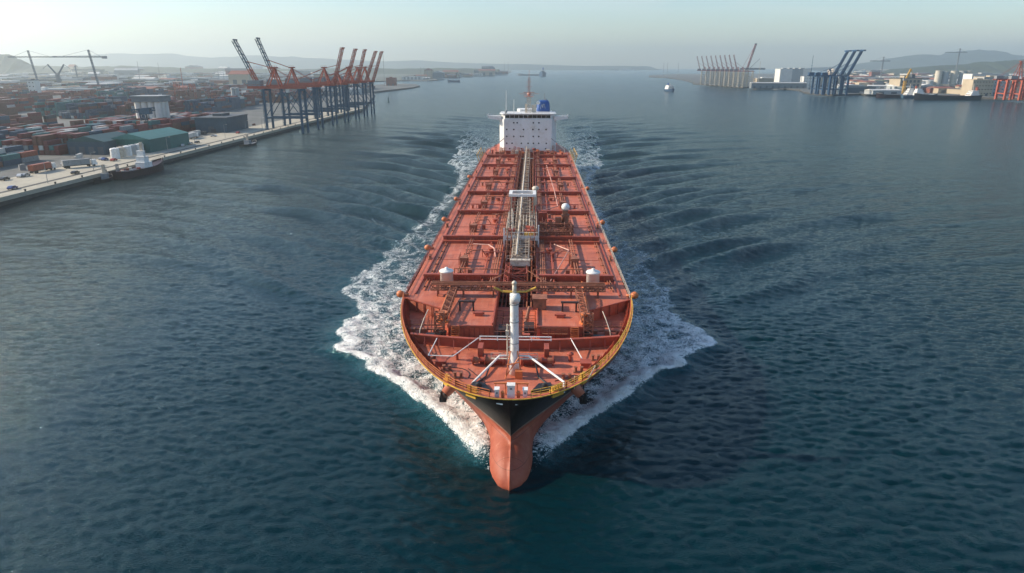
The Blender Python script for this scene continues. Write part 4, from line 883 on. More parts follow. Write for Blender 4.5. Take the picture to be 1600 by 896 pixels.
# ------------------------------------------------------------------ container cranes
M['cleg'] = mat('crane_leg_grey', (.03,.08,.13), .6, .2, .3)
M['cred'] = mat('crane_red', (.38,.085,.045), .6, .2, .3)
M['cblue'] = mat('crane_boom_blue', (.03,.075,.12), .6, .2, .3)
M['navy'] = mat('crane_navy', (.015,.06,.13), .6, .2, .3)
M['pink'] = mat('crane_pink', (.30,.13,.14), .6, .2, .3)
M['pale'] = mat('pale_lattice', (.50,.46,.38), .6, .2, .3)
def sts_crane(name, lower, upper, boomm, boom=1, ang=72, L=35, G=28, W=13, zg=34, pylon=True, pier=True, apex=16, label='', group=None, twin=True, base=LZ, seabase=-3, lw=1.5, bt=1.0):
    """x: 0 = landward leg, G = seaward leg. boom: 1 raised over the water, -1 raised over the land"""
    t = empty(name, (0,0,0), 0, label, 'crane', group)
    for x, zb_ in ((0, base), (G, seabase)):
        for y in (-W/2, W/2):
            MB().bar((x, y, zb_), (x, y, zg), lw, lw).build('leg', lower, t)
    mb = MB()
    for x in (0, G):
        mb.bar((x, -W/2, zg - .8), (x, W/2, zg - .8), 1.3, 1.6); mb.bar((x, -W/2, base + 9), (x, W/2, base + 9), 1.0, 1.3)
    for y in (-W/2, W/2):
        mb.bar((0, y, base + 9.2), (G, y, base + 9.2), .9, 1.1); mb.bar((0, y, base + 10), (G*.5, y, zg - 1), .5)
        mb.bar((G, y, base + 10), (G*.5, y, zg - 1), .5)
    if lower is M['pale']:
        for y in (-W/2, W/2):
            for q in range(6): z_ = base + 4 + q*6; mb.bar((0, y, z_), (G, y, z_), .8); mb.bar((0, y, z_), (G, y, z_ + 6), .45)
        for q in range(6): z_ = base + 3 + q*6; mb.bar((0, -W/2, z_), (0, W/2, z_), 1.0); mb.bar((G, -W/2, z_), (G, W/2, z_), 1.0)
    mb.build('portal_beam', lower, t)
    mb = MB()
    for y in (-2.6, 2.6): mb.bar((-14, y, zg + 1), (G + 3, y, zg + 1), 1.1, 1.9)
    for x in range(-13, int(G) + 3, 5): mb.bar((x, -2.6, zg + 1), (x, 2.6, zg + 1), .5)
    mb.rail([(-13, -3.4, zg + 2), (G + 2, -3.4, zg + 2)], 1.2, 4, .07, 1); mb.build('girder', upper, t)
    MB().box(-13, -3, -3.2, 3.2, zg + 2, zg + 6).box(-13.2, -2.8, -3.4, 3.4, zg + 6, zg + 6.3).build('machinery_house', M['steel'] if upper is not M['navy'] else upper, t)
    MB().cbox((G*.6, 0, zg - 1.6), (2.4, 2.4, 2.6)).build('operator_cab', M['white'], t)
    if pylon:
        mb = MB(); ax = G - 6 if boom > 0 else 8
        for y in (-2.6, 2.6):
            mb.bar((ax + 4, y*1.4, zg + 1), (ax, y*.5, zg + apex), 1.0); mb.bar((ax - 7, y*1.4, zg + 1), (ax, y*.5, zg + apex), .7)
        for q in (.3, .6, .85): mb.bar((ax + 4*(1-q), -2.6*(1.4-.9*q), zg + apex*q), (ax + 4*(1-q), 2.6*(1.4-.9*q), zg + apex*q), .4)
        mb.cbox((ax, 0, zg + apex + .6), (4.5, 3.2, 1.0)); mb.rail([(ax-2.5,-1.7,zg+apex+1.1),(ax+2.5,-1.7,zg+apex+1.1)], 1, 1.5, .06, 1); mb.build('pylon', upper, t)
        for y in (-1.4, 1.4): MB().bar((ax, y, zg + apex), (-12 if boom > 0 else G + 2, y*2, zg + 2), .28).build('stay', upper, t)
    a = R(ang) if boom > 0 else pi - R(ang); hx = G + 3 if boom > 0 else -4
    ux, uz = cos(a), sin(a); p0 = Vector((hx, 0, zg + 1)); e = p0 + Vector((ux, 0, uz)) * L
    bm = MB(); k1 = .42
    lowp = MB()
    nx, nz = -uz, ux
    for y in ((-2.1, 2.1)):
        for off in (0, 1.9):
            q0 = Vector((p0.x + nx*off, y, p0.z + nz*off)); q1 = Vector((e.x + nx*off, y, e.z + nz*off)); mid = q0.lerp(q1, k1)
            lowp.bar(q0, mid, .55*bt); bm.bar(mid, q1, .5*bt)
        nb = 12
        for i in range(nb):
            A = Vector((p0.x, y, p0.z)).lerp(Vector((e.x, y, e.z)), i/nb); B = Vector((p0.x, y, p0.z)).lerp(Vector((e.x, y, e.z)), (i+1)/nb)
            if i % 2: A = A + Vector((nx*1.9, 0, nz*1.9))
            else: B = B + Vector((nx*1.9, 0, nz*1.9))
            (lowp if (i+.5)/nb < k1 else bm).bar(A, B, .32*bt)
    for i in range(13):
        A = p0.lerp(e, i/12); tgt = lowp if i/12 < k1 else bm
        tgt.bar(A + Vector((0,-2.1,0)), A + Vector((0,2.1,0)), .35)
        if i < 12:
            B = p0.lerp(e, (i+1)/12); s_ = 1 if i % 2 else -1; tgt.bar(A + Vector((0,-2.1*s_,0)), B + Vector((0,2.1*s_,0)), .26)
    bo = lowp.build('boom', upper, t); bm.cbox((e.x, 0, e.z), (1.6, 5.2, 1.0)).build('boom_tip', boomm, bo)
    if pylon:
        m_ = p0.lerp(e, .55); ax = G - 6 if boom > 0 else 8
        for y in (-1.6, 1.6): MB().bar((ax, y*.6, zg + apex), (m_.x, y, m_.z), .3).build('stay', upper, t)
    if bt > 2: MB().cbox((e.x - 1, 0, e.z - .5), (4, W, 2.4)).build('boom_head', boomm, bo)
    mb = MB(); mb.bar((-1.2, -W/2 - 1, base), (-1.2, -W/2 - 1, zg), .25)
    z = base + 2
    while z < zg - 4: mb.bar((-1.2, -W/2 - 1, z), (-1.2, W/2 - 5, z + 4), .22); mb.bar((-1.2, -W/2-1, z+4), (-1.2, -W/2, z + 4), .3); z += 4.5
    mb.build('stairway', lower, t)
    return t
def face(t, px, py, rz=0, off=0, z=0):
    x, y = at(px, py, z); t.location = (x, y, 0); t.rotation_euler = (0, 0, rz)
cl = ['nearest container crane on the left quay, blue lattice boom tipped back over the land',
      'second container crane of the left row, slimmer blue boom tipped back behind the red pylon',
      'third container crane of the left row, first with a red boom leaning over the water',
      'fourth container crane of the left row, red boom close behind the first red one',
      'red boomed crane in the middle of the five on the left quay',
      'last but one crane of the left row with a raised red boom',
      'farthest crane of the left row, red boom at the right end']
yy_ = [472, 512, 556, 590, 632, 668, 702]
for i, y in enumerate(yy_):
    t = sts_crane('container_crane', M['cleg'], M['cred'], M['cblue'] if i < 2 else M['cred'], boom=-1 if i < 2 else 1, ang=(65 if i == 0 else 70) if i < 2 else 73 - (i % 2)*2 - (3 if i > 4 else 0),
                  L=(38.5 if i == 0 else 40) if i < 2 else 32.5, zg=34, apex=15 if i != 3 else 11, label=cl[i], group='container cranes along the left quay')
    t.location = (-206 + (2 if i > 2 else 0), y, 0)
# pale crane row far on the right
first = None
lab = ['leftmost crane of the pale row, short boom', 'second crane from the left in the pale row', 'third crane from the left in the pale row', 'fourth crane from the left in the pale row', 'crane in the middle of the pale row', 'fourth crane from the right in the pale row', 'third crane from the right in the pale row', 'second crane from the right in the pale row', 'rightmost crane of the pale row beside the white box building']
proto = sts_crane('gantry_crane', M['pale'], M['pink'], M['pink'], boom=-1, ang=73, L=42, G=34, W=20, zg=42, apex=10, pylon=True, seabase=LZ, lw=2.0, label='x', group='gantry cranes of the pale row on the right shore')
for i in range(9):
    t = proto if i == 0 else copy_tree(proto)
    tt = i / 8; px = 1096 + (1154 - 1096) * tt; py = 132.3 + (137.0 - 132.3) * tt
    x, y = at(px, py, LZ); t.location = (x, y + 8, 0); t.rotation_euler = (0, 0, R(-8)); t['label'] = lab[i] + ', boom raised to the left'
    if i < 1: t.scale = (.92,)*3
lab = ['left one of the three navy cranes with raised booms on the right shore', 'middle one of the three navy cranes with raised booms on the right shore', 'right one of the three navy cranes with raised booms on the right shore']
proto = sts_crane('navy_crane', M['navy'], M['navy'], M['navy'], boom=1, ang=66, L=46, G=30, W=20, zg=34, apex=12, seabase=LZ, lw=3.0, bt=2.6, label='x', group='navy gantry cranes on the right shore')
for i, (px, py) in enumerate(((1271,147.2),(1281,148.2),(1291,148.6))):
    t = proto if i == 0 else copy_tree(proto); x, y = at(px, py, LZ); t.location = (x, y, 0); t['label'] = lab[i]
lab = ['left red crane at the right edge of the view', 'right red crane cut off by the right edge of the view']
proto = sts_crane('red_crane', M['cred'], M['cred'], M['cred'], boom=1, ang=40, L=34, G=26, W=20, zg=31, apex=26, seabase=LZ, lw=2.9, bt=1.9, label='x', group='red cranes at the right edge')
for i, (px, py) in enumerate(((1566,156.2),(1589,157.0))):
    t = proto if i == 0 else copy_tree(proto); x, y = at(px, py, LZ); t.location = (x, y + 6, 0); t['label'] = lab[i]

# ------------------------------------------------------------------ tower cranes, masts, chimneys
def tower_crane(name, foot, top, jib_l, jib_r, m, label, w=2.3, group=None, lean=0, cw=True):
    x, y = foot; H_ = top; t = empty(name, (x, y, 0), 0, label, 'crane', group)
    MB().truss((0,0,LZ), (lean,0,H_), w, w, 14, .28*w/3.2+.12, .14).build('tower', m, t)
    MB().truss((lean - jib_l, 0, H_ - 13), (lean + jib_r, 0, H_ - 13), 2.0, 2.2, 26, .34, .16).build('jib', m, t)
    mb = MB(); mb.bar((lean, 0, H_), (lean - jib_l*.75, 0, H_ - 12), .35); mb.bar((lean, 0, H_), (lean + jib_r*.75, 0, H_ - 12), .35); mb.build('tie_rod', m, t)
    if cw: MB().cbox((lean + jib_r, 0, H_ - 14), (9, 3.4, 5)).build('counterweight', M['steel'], t)
    return t
def atz(px, py, pyf):
    """foot at (px, pyf) on the land, top height where the photo row is py"""
    x, y = at(px, pyf, LZ); f = Vector((x - CAM[0], y - CAM[1])); Xd = f.dot(Vector((-sin(YAW), cos(YAW))))
    return x, y, atd(px, py, Xd)[2]
x, y, z = atz(63, 80, 140); tower_crane('tower_crane', (x, y), z + 1, 46, 60, M['cleg'], 'left tower crane of the tall pair joined by a long jib', lean=-10, cw=False, group='tall tower cranes on the left')
x, y, z = atz(157, 79, 143); tower_crane('tower_crane', (x, y), z + 1, 73, 30, M['cleg'], 'right tower crane of the tall pair, with grey counterweight block', lean=-10, group='tall tower cranes on the left')
x, y, z = atz(122, 103, 128); tower_crane('tower_crane', (x, y), z, 15, 95, M['cleg'], 'small hazy tower crane between the tall pair on the left', cw=False)
x, y, z = atz(1375, 89, 128); tower_crane('tower_crane', (x, y), z, 42, 22, M['steel'], 'tower crane in front of the left slope of the right mountain', cw=False, w=2.5)
x, y, z = atz(1491, 76, 126); tower_crane('tower_crane', (x, y), z, 50, 26, M['steel'], 'pale tower crane standing against the summit of the right mountain', cw=False, w=2.5)
def harbour_crane(px, py, pyf, m, label, s_=1.0, flip=1, cat='crane'):
    x, y, z = atz(px, py, pyf); t = empty('harbour_crane', (x, y, 0), 0, label, cat)
    h = z - LZ
    MB().truss((0,0,LZ), (0,0,LZ+h*.6), 3.5, 3.5, 6, .4, .2).build('tower', m, t)
    MB().truss((0,0,LZ+h*.55), (flip*h*.35,0,LZ+h), 2, 2, 8, .35, .18).build('jib', m, t)
    MB().bar((flip*h*.35,0,LZ+h), (flip*h*.62,0,LZ+h*.8), .7).build('jib_nose', m, t)
    MB().cbox((-flip*2,0,LZ+h*.58), (6,4,4)).build('cab', M['steel'], t)
harbour_crane(92, 101, 135, M['cleg'], 'hazy level luffing crane with jib bent to the left, left shore', flip=-1); harbour_crane(95, 101, 135.5, M['cleg'], 'hazy level luffing crane with jib bent to the right, left shore', flip=1)
harbour_crane(1411, 108, 147, M['yellow'], 'pale yellow luffing crane over the moored ships on the right shore', flip=.45)
# tall luffing boom at the end of the pale row
x, y = at(1163, 136.6, LZ); t = empty('luffing_crane', (x, y, 0), 0, 'tall luffing crane with a long steep boom at the right end of the pale row', 'crane')
zt = atz(1172, 69, 136.6)[2]
MB().truss((0,0,LZ), (0,0,44), 9, 9, 6, .6, .3).build('tower', M['pale'], t)
MB().truss((2,0,44), (17,0,zt), 3, 2.4, 14, .5, .25).build('boom', M['pink'], t); MB().bar((-10,0,46), (17,0,zt), .5).build('stay', M['pink'], t)
MB().truss((-14,0,45), (44,0,45), 5, 3, 14, .5, .25).build('girder', M['cblue'], t); MB().cbox((17,0,zt), (5,3,2)).build('boom_tip', M['cleg'], t)
MB().bar((8,0,46), (30,0,68), .6).build('jib', M['cblue'], t)
def mast(name, px, py, pyf, r, m, label, cat='mast', group=None):
    x, y, z = atz(px, py, pyf); mb = MB(); mb.tube((0,0,LZ), (0,0,z), r, r*.5, 8); mb.cbox((0,0,LZ + (z-LZ)*.7), (r*4, r*4, .5)); mb.cbox((0,0,LZ + 1), (r*5, r*5, 2))
    o = mb.build(name, m); o.location = (x, y, 0); return tag(o, label, cat, group)
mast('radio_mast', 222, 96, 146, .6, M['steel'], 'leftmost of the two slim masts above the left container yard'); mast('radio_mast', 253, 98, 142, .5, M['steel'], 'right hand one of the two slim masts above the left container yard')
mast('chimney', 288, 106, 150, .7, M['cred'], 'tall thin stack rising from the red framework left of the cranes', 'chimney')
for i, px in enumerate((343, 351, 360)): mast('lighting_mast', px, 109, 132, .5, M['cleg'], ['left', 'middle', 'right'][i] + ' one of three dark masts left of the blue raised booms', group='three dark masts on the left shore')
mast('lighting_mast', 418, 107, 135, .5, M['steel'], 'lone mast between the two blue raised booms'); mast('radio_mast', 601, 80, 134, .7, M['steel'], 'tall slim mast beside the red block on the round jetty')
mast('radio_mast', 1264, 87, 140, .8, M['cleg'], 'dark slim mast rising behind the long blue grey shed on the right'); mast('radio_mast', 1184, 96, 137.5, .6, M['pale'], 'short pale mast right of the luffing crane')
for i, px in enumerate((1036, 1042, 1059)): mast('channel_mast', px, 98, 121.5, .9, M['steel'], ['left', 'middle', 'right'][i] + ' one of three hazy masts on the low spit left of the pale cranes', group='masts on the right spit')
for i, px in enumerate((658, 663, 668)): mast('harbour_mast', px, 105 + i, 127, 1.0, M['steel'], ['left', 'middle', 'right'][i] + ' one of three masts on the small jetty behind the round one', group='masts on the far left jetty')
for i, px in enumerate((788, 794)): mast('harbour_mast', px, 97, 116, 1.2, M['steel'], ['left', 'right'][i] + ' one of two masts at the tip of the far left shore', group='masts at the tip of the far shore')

# ------------------------------------------------------------------ buildings
M['teal'] = mat('teal_sheet', (.025,.12,.11), .6, .12, .2, lines=(1.2, 40, .05, .8)); M['tealroof'] = mat('teal_roof', (.06,.19,.17), .6, .1, .1, lines=(1.5, 60, .06, .85))
M['dgreen'] = mat('dark_green_sheet', (.025,.075,.075), .6, .2, .2); M['dblue'] = mat('dark_blue_sheet', (.035,.07,.10), .6, .2, .2)
M['lgrey'] = mat('light_grey_sheet', (.36,.38,.38), .6, .12, .1, stain=(.25,.24,.22), ss=.1); M['mgrey'] = mat('mid_grey_sheet', (.17,.19,.20), .6, .15, .1)
M['beige'] = mat('beige_render', (.42,.35,.25), .7, .12, .1); M['brick'] = mat('brick_red', (.22,.075,.05), .8, .2, .15); M['wall'] = mat('white_render', (.62,.61,.57), .7, .1, .1)
M['slate'] = mat('slate_roof', (.09,.10,.11), .7, .2, .2)
def shed(px, py, wx, wy, h, wm, rm_, label, cat='warehouse', rz=0, roof='gable', doors=3, wins=0, name='warehouse', group=None, loc=None, rh=None):
    x, y = loc or at(px, py, LZ); t = empty(name, (x, y, 0), rz, label, cat, group)
    z0 = LZ - .3; zt = LZ + h
    MB().box(-wx/2, wx/2, -wy/2, wy/2, z0, zt).build('wall', wm, t)
    mb = MB(); e = .5
    if roof == 'gable':
        rh_ = rh or min(wx, wy)*.14
        if wy >= wx: mb.add([(-wx/2-e,-wy/2-e,zt+.01),(wx/2+e,-wy/2-e,zt+.01),(wx/2+e,wy/2+e,zt+.01),(-wx/2-e,wy/2+e,zt+.01),(0,-wy/2-e,zt+rh_),(0,wy/2+e,zt+rh_)], [(0,3,2,1),(0,1,4),(2,3,5),(1,2,5,4),(3,0,4,5)])
        else: mb.add([(-wx/2-e,-wy/2-e,zt+.01),(wx/2+e,-wy/2-e,zt+.01),(wx/2+e,wy/2+e,zt+.01),(-wx/2-e,wy/2+e,zt+.01),(-wx/2-e,0,zt+rh_),(wx/2+e,0,zt+rh_)], [(0,3,2,1),(0,1,5,4),(2,3,4,5),(1,2,5),(3,0,4)])
    else:
        mb.box(-wx/2-.3, wx/2+.3, -wy/2-.3, wy/2+.3, zt+.01, zt+.7); mb.box(-wx/6, wx/8, -wy/6, wy/5, zt+.7, zt+2.6)
    mb.build('roof', rm_, t)
    for k in range(doors):
        u = -wx/2 + wx*(k+.5)/doors; MB().box(u-min(2.2,wx/doors*.3), u+min(2.2,wx/doors*.3), -wy/2-.08, -wy/2-.005, LZ, LZ+min(4.5,h*.6)).build('door', M['slate'], t)
    if wins:
        for r_ in range(wins):
            for k in range(max(2, int(wx/4.5))):
                n_ = max(2, int(wx/4.5)); u = -wx/2 + wx*(k+.5)/n_; z = LZ + h*(r_+.75)/(wins+.3); MB().box(u-.9, u+.9, -wy/2-.09, -wy/2-.006, z-.7, z+.7).build('window', M['glass'], t)
    return t
# the teal warehouse and its neighbours beside the quay road
shed(238, 232, 24, 44, 7.5, M['teal'], M['tealroof'], 'teal warehouse with a pale green roof beside the quay road', rz=R(-2), doors=2)
shed(163, 237, 22, 30, 7.2, M['dblue'], M['dgreen'], 'dark blue shed joined to the left end of the teal warehouse', rz=R(-2), doors=4)
shed(349, 204, 24, 40, 10.5, M['dblue'], M['slate'], 'dark blue green shed close behind the near end of the crane row', roof='flat', doors=1)
shed(305, 203, 10, 10, 7, M['lgrey'], M['lgrey'], 'small light grey hut left of the dark blue green shed', roof='flat', doors=1)
for i in range(5):
    x, y = at(181 + i*9.5, 248 - i*2.0, LZ); mb = MB(); mb.lathe((0,0,LZ-.2), [(2.3,0),(2.3,5.2),(2.1,5.6),(.4,6.0)], 18); mb.lathe((0,0,LZ), [(2.34,2.4),(2.4,2.45),(2.4,2.6),(2.34,2.65)], 18); mb.bar((2.2,-1.2,LZ), (2.2,-1.2,LZ+6.4), .25)
    o = mb.build('storage_tank', [M['white'], M['cream'], M['white'], M['lgrey'], M['white']][i]); o.location = (x, y, 0)
    tag(o, ['leftmost', 'second from left', 'middle', 'second from right', 'rightmost'][i] + ' upright tank of the pale row before the teal warehouse', 'tank', 'pale tanks before the teal warehouse')
# silo tower
x, y = at(244, 205, LZ); t = empty('silo_tower', (x, y, 0), 0, 'tall grey silo building with ribbed white tubes and a top storey', 'silo')
for i in range(4):
    for j in range(3): MB().lathe((-7.5 + i*5, -6 + j*5.5, LZ), [(2.4,0),(2.4,22)], 14).build('silo_tube', M['wall'], t)
MB().box(-10.5, 10.5, -9, 9, LZ+22.01, LZ+26).build('top_storey', M['mgrey'], t); MB().box(-11, 11, -9.5, 9.5, LZ+26.01, LZ+26.5).build('roof', M['lgrey'], t)
x, y = at(232, 212, LZ); t = empty('ship_loader', (x, y, 0), 0, 'dark loader crane standing before the grey silo building', 'crane')
MB().truss((0,0,LZ), (-2,0,LZ+19), 3, 3, 7, .3, .16).build('tower', M['cleg'], t); MB().truss((-9,0,LZ+17), (7,0,LZ+18.5), 2.2, 2.2, 7, .3, .16).build('jib', M['cleg'], t); MB().cbox((1,0,LZ+17), (7,4,4)).build('cab', M['cleg'], t)
# white conveyor tower in the left distance, round roof, twin silos
shed(57, 152, 12, 12, 26, M['wall'], M['slate'], 'white tower with dark floor bands far left below the tall crane pair', 'tower', roof='flat', doors=1, wins=4, name='control_tower')
x, y = at(30, 213, LZ); mb = MB(); mb.lathe((0,0,LZ), [(24,0),(24,3.6),(25,3.8),(20,5.0),(12,6.0),(3,6.6)], 40); o = mb.build('arena_roof', M['lgrey']); o.location = (x, y, 0); tag(o, 'low round pale grey roof at the left edge of the container yard', 'building')
for i, px in enumerate((367, 373)):
    x, y = at(px, 166, LZ); o = MB().lathe((0,0,LZ), [(2.6,0),(2.6,20),(2.9,20.2),(2.9,22),(.3,22.5)], 14).build('silo', M['lgrey']); o.location = (x, y, 0); tag(o, ['left', 'right'][i] + ' one of the twin pale silos left of the crane legs', 'silo', 'twin silos')
x, y = at(291, 155, LZ); t = empty('process_plant', (x, y, 0), 0, 'rusty open framework plant left of the twin silos', 'plant')
for i in range(3): MB().truss((-12 + i*12, 0, LZ), (-12 + i*12, 0, LZ + 22 - 5*(i % 2)), 6, 6, 6, .35, .18).build('frame_tower', M['cred'], t)
MB().truss((-16,0,LZ+12), (16,0,LZ+12), 5, 3, 9, .3, .16).build('pipe_deck', M['lgrey'], t)
# red block on the round jetty
shed(612, 134, 24, 20, 19, M['brick'], M['brick'], 'square red block standing alone on the round jetty', 'building', roof='flat', doors=2, name='block_building')
# right hand shore
shed(1192, 136, 40, 30, 20, M['beige'], M['wall'], 'beige building tucked behind the right end of the pale cranes', 'building', roof='flat', doors=3, name='building')
for i, (px, w_, wm) in enumerate(((1222,24,'wall'),(1231.5,20,'lgrey'),(1240,20,'lgrey'),(1250,26,'wall'))):
    shed(px, 133.5, w_*1.3, 40, 41, M[wm], M['lgrey'], ['leftmost white', 'left grey', 'right grey', 'rightmost white'][i] + ' tall windowless box of the white block on the right shore', 'building', roof='flat', doors=0, name='storage_block', group='tall white boxes on the right shore')
shed(1215, 138.0, 125, 16, 11, M['mgrey'], M['lgrey'], 'long blue grey shed at the water in front of the white block', doors=9)
shed(1265, 137, 40, 22, 25, M['wall'], M['lgrey'], 'pale building just left of the navy cranes', 'building', roof='flat', wins=3, name='building'); shed(1290, 136, 60, 20, 26, M['beige'], M['wall'], 'low cream building behind the navy cranes', 'building', roof='gable', doors=2, name='building')
x, y = at(1297, 139, LZ); o = MB().lathe((0,0,LZ+28), [(3,0),(9,2),(11,7),(9,12),(3,15)], 16).tube((0,0,LZ), (0,0,LZ+30), 3).build('water_tower', M['cream']); o.location = (x, y, 0); tag(o, 'round cream tank on a stalk beside the navy cranes', 'water tower')
for i, (px, py, h) in enumerate(((1463,110.5,34),(1474,112,30),(1487,111,34),(1500,111,34),(1509,111,33),(1451,127,14))):
    x, y = at(px, 137, LZ); z = atz(px, py, 137)[2]
    o = MB().lathe((0,0,LZ), [(7.5,0),(7.5,z-LZ-1.5),(8,z-LZ-1.4),(8,z-LZ)], 16).build('silo', M['lgrey'] if i % 2 else M['pale']); o.location = (x, y, 0)
    tag(o, ['leftmost pale silo of the right shore', 'grey silo second from left on the right shore', 'middle pale silo on the right shore', 'grey silo right of the middle one on the right shore', 'rightmost pale silo beside the beige building', 'short grey silo left of the tall ones'][i], 'silo', 'silos on the right shore')
shed(1524, 150, 34, 30, 26, M['beige'], M['beige'], 'beige block right of the silos near the water', 'building', roof='flat', doors=2, wins=4, name='building'); shed(1545, 149, 46, 30, 30, M['lgrey'], M['beige'], 'grey block between the beige block and the red cranes', 'building', roof='flat', wins=5, name='building')
shed(1535, 143, 70, 30, 33, M['wall'], M['lgrey'], 'wide white building with rooftop boxes behind the grey block', 'building', roof='flat', wins=4, name='building')

# ------------------------------------------------------------------ containers
CC = {'red': (.17,.038,.034), 'rust': (.16,.06,.04), 'blue': (.03,.065,.11), 'teal': (.04,.14,.14), 'grey': (.24,.25,.25), 'white': (.50,.49,.46), 'orange': (.30,.08,.04), 'dark': (.05,.055,.06)}
for k, c in CC.items(): M['c_' + k] = mat('container_' + k, c, .6, .18, .4, stain=tuple(v*.6 for v in c), ss=.7)
def container_mesh(k):
    mb = MB(); L_, W_, H_ = 12.1, 2.44, 2.6; n = 16; mb.box(-W_/2+.05, W_/2-.05, -L_/2+.05, L_/2-.05, .05, H_-.04)
    for i in range(n):
        y = -L_/2 + .3 + (L_-.6)*i/n
        mb.box(-W_/2, -W_/2+.05, y, y+.35, .15, H_-.15); mb.box(W_/2-.05, W_/2, y, y+.35, .15, H_-.15)
    for x in (-W_/2+.06, W_/2-.06):
        for y in (-L_/2+.06, L_/2-.06): mb.box(x-.08, x+.08, y-.08, y+.08, 0, H_)
    mb.box(-.05, .05, -L_/2-.02, -L_/2+.05, .1, H_-.1); mb.box(-.9, -.85, -L_/2-.03, -L_/2+.05, .1, H_-.1); mb.box(.85, .9, -L_/2-.03, -L_/2+.05, .1, H_-.1)
    return mb.mesh('container', M['c_' + k])
cmesh = {k: container_mesh(k) for k in CC}
rc = random.Random(21)
cwt = ['red']*7 + ['rust']*5 + ['blue']*3 + ['teal']*2 + ['grey']*2 + ['white']*2 + ['orange'] + ['dark']*2
def colour_word(k): return {'red': 'dark red', 'rust': 'rusty brown', 'blue': 'dark blue', 'teal': 'teal', 'grey': 'grey', 'white': 'off white', 'orange': 'orange', 'dark': 'nearly black'}[k]
slots = []
# long low rows nearest to the quay road, then higher blocks behind
def block(x0, x1, y0, y1, hmin, hmax, gap=1.1, fill=.9):
    x = x0
    while x > x1:
        y = y0
        while y < y1:
            if rc.random() < fill:
                for l in range(rc.randint(hmin, hmax)): slots.append((x, y, l))
            y += 13.0
        x -= 2.44 + gap
block(-246, -300, 148, 215, 1, 2, 2.5, .8); block(-262, -330, 225, 290, 1, 3, 1.2, .9); block(-262, -350, 310, 400, 2, 4, .5, .92); block(-262, -330, 420, 520, 3, 4, .4, .95)
slots.sort(key=lambda s_: (s_[0] - CAM[0])**2 + (s_[1] - CAM[1])**2)
def inview(x, y):
    dx, dy = x - CAM[0], y - CAM[1]; f_ = -sin(YAW)*dx + cos(YAW)*dy; l_ = cos(YAW)*dx + sin(YAW)*dy
    return f_ > 0 and abs(l_) < f_ * .80 + 4
slots = [s_ for s_ in slots if inview(s_[0], s_[1])]
near, rest = slots[:270], slots[270:]
tops = {}
for s_ in near: tops[(s_[0], s_[1])] = max(tops.get((s_[0], s_[1]), 0), s_[2])
for x, y, l in near:
    k = rc.choice(cwt); o = bpy.data.objects.new('container', cmesh[k]); COL.objects.link(o); o.location = (x, y, LZ + .02 + l*2.62)
    where = ('under its stack' if l == 0 else 'topping its stack' if l == tops[(x, y)] else 'mid stack')
    zone = 'in the low rows nearest the quay' if y < 218 else 'in the yard beyond the teal warehouse' if y > 300 else 'in the yard left of the teal warehouse'
    tag(o, f'{colour_word(k)} container {where} {zone}', 'container', 'containers stacked in the left yard')
def colour_stuff(name, items, label, cat):
    """many boxes in one mesh, coloured by an attribute"""
    V = []; F = []; Cc = []
    me = bpy.data.meshes.new(name); mats = list(M[k] for k in sorted({i[6] for i in items})); idx = {k: n for n, k in enumerate(sorted({i[6] for i in items}))}
    mb = MB()
    for x, y, z, wx, wy, h, k in items: mb.box(x-wx/2, x+wx/2, y-wy/2, y+wy/2, z, z+h, idx[k])
    o = mb.build(name, mats); return tag(o, label, cat, kind='stuff')
items = [(x, y, LZ + l*2.62, 2.44, 12.1, 2.6, 'c_' + rc.choice(cwt)) for x, y, l in rest]
for bx in range(190):
    X0 = rc.uniform(-1500, -330); Y0 = rc.uniform(230, 1500)
    if X0 > -352 and Y0 < 540: continue
    if not inview(X0 + 30, Y0 + 30): continue
    dom = rc.choice(['red', 'red', 'rust', 'blue', None, 'teal'])
    for i in range(rc.randint(5, 12)):
        for j in range(rc.randint(3, 8)):
            hh = rc.randint(2, 5)
            for l in range(hh): 
                    items.append((X0 - i*2.9, Y0 + j*12.8, LZ + l*2.62 + bx*.003, 2.44, 12.1, 2.6, 'c_' + (dom if dom and rc.random() < .7 else rc.choice(cwt))))
colour_stuff('container_field', items, 'endless rows of stacked containers filling the yard towards the left horizon', 'containers')

# ------------------------------------------------------------------ distant town: individual buildings, the rest as one mass
rb = random.Random(77)
KEEP = [at(*p, LZ) for p in ((238,232),(163,237),(349,204),(305,203),(244,205),(57,152),(30,213),(370,166),(291,155),(200,246))]
bl = []
def boxm(kind, wm, rm_):
    mb = MB()
    mb.box(-.5, .5, -.5, .5, 0, 1, 0)
    if kind == 'gable': mb.add([(-.52,-.52,1.001),(.52,-.52,1.001),(.52,.52,1.001),(-.52,.52,1.001),(-.52,0,1.28),(.52,0,1.28)], [(0,3,2,1),(0,1,5,4),(2,3,4,5),(1,2,5),(3,0,4)], 1)
    elif kind == 'flat': mb.box(-.53, .53, -.53, .53, 1.001, 1.05, 1); mb.box(-.2, .1, -.2, .2, 1.05, 1.2, 0); mb.box(.2, .35, -.1, .1, 1.05, 1.3, 1)
    elif kind == 'saw':
        for i in range(4): a = -.5 + i*.25; mb.add([(a,-.5,1.001),(a+.25,-.5,1.001),(a,-.5,1.25),(a,.5,1.001),(a+.25,.5,1.001),(a,.5,1.25)], [(0,1,2),(3,5,4),(1,4,5,2),(0,2,5,3),(0,3,4,1)], 1)
    if kind == 'flat':
        for r_ in range(3):
            for c in range(5): mb.box(-.43 + c*.18, -.33 + c*.18, -.508, -.499, .15 + r_*.28, .32 + r_*.28, 2)
    else: mb.box(-.3, -.1, -.508, -.499, 0, .6, 2); mb.box(.15, .35, -.508, -.499, 0, .6, 2)
    return mb.mesh('building', [wm, rm_, M['slate']])
kinds = []
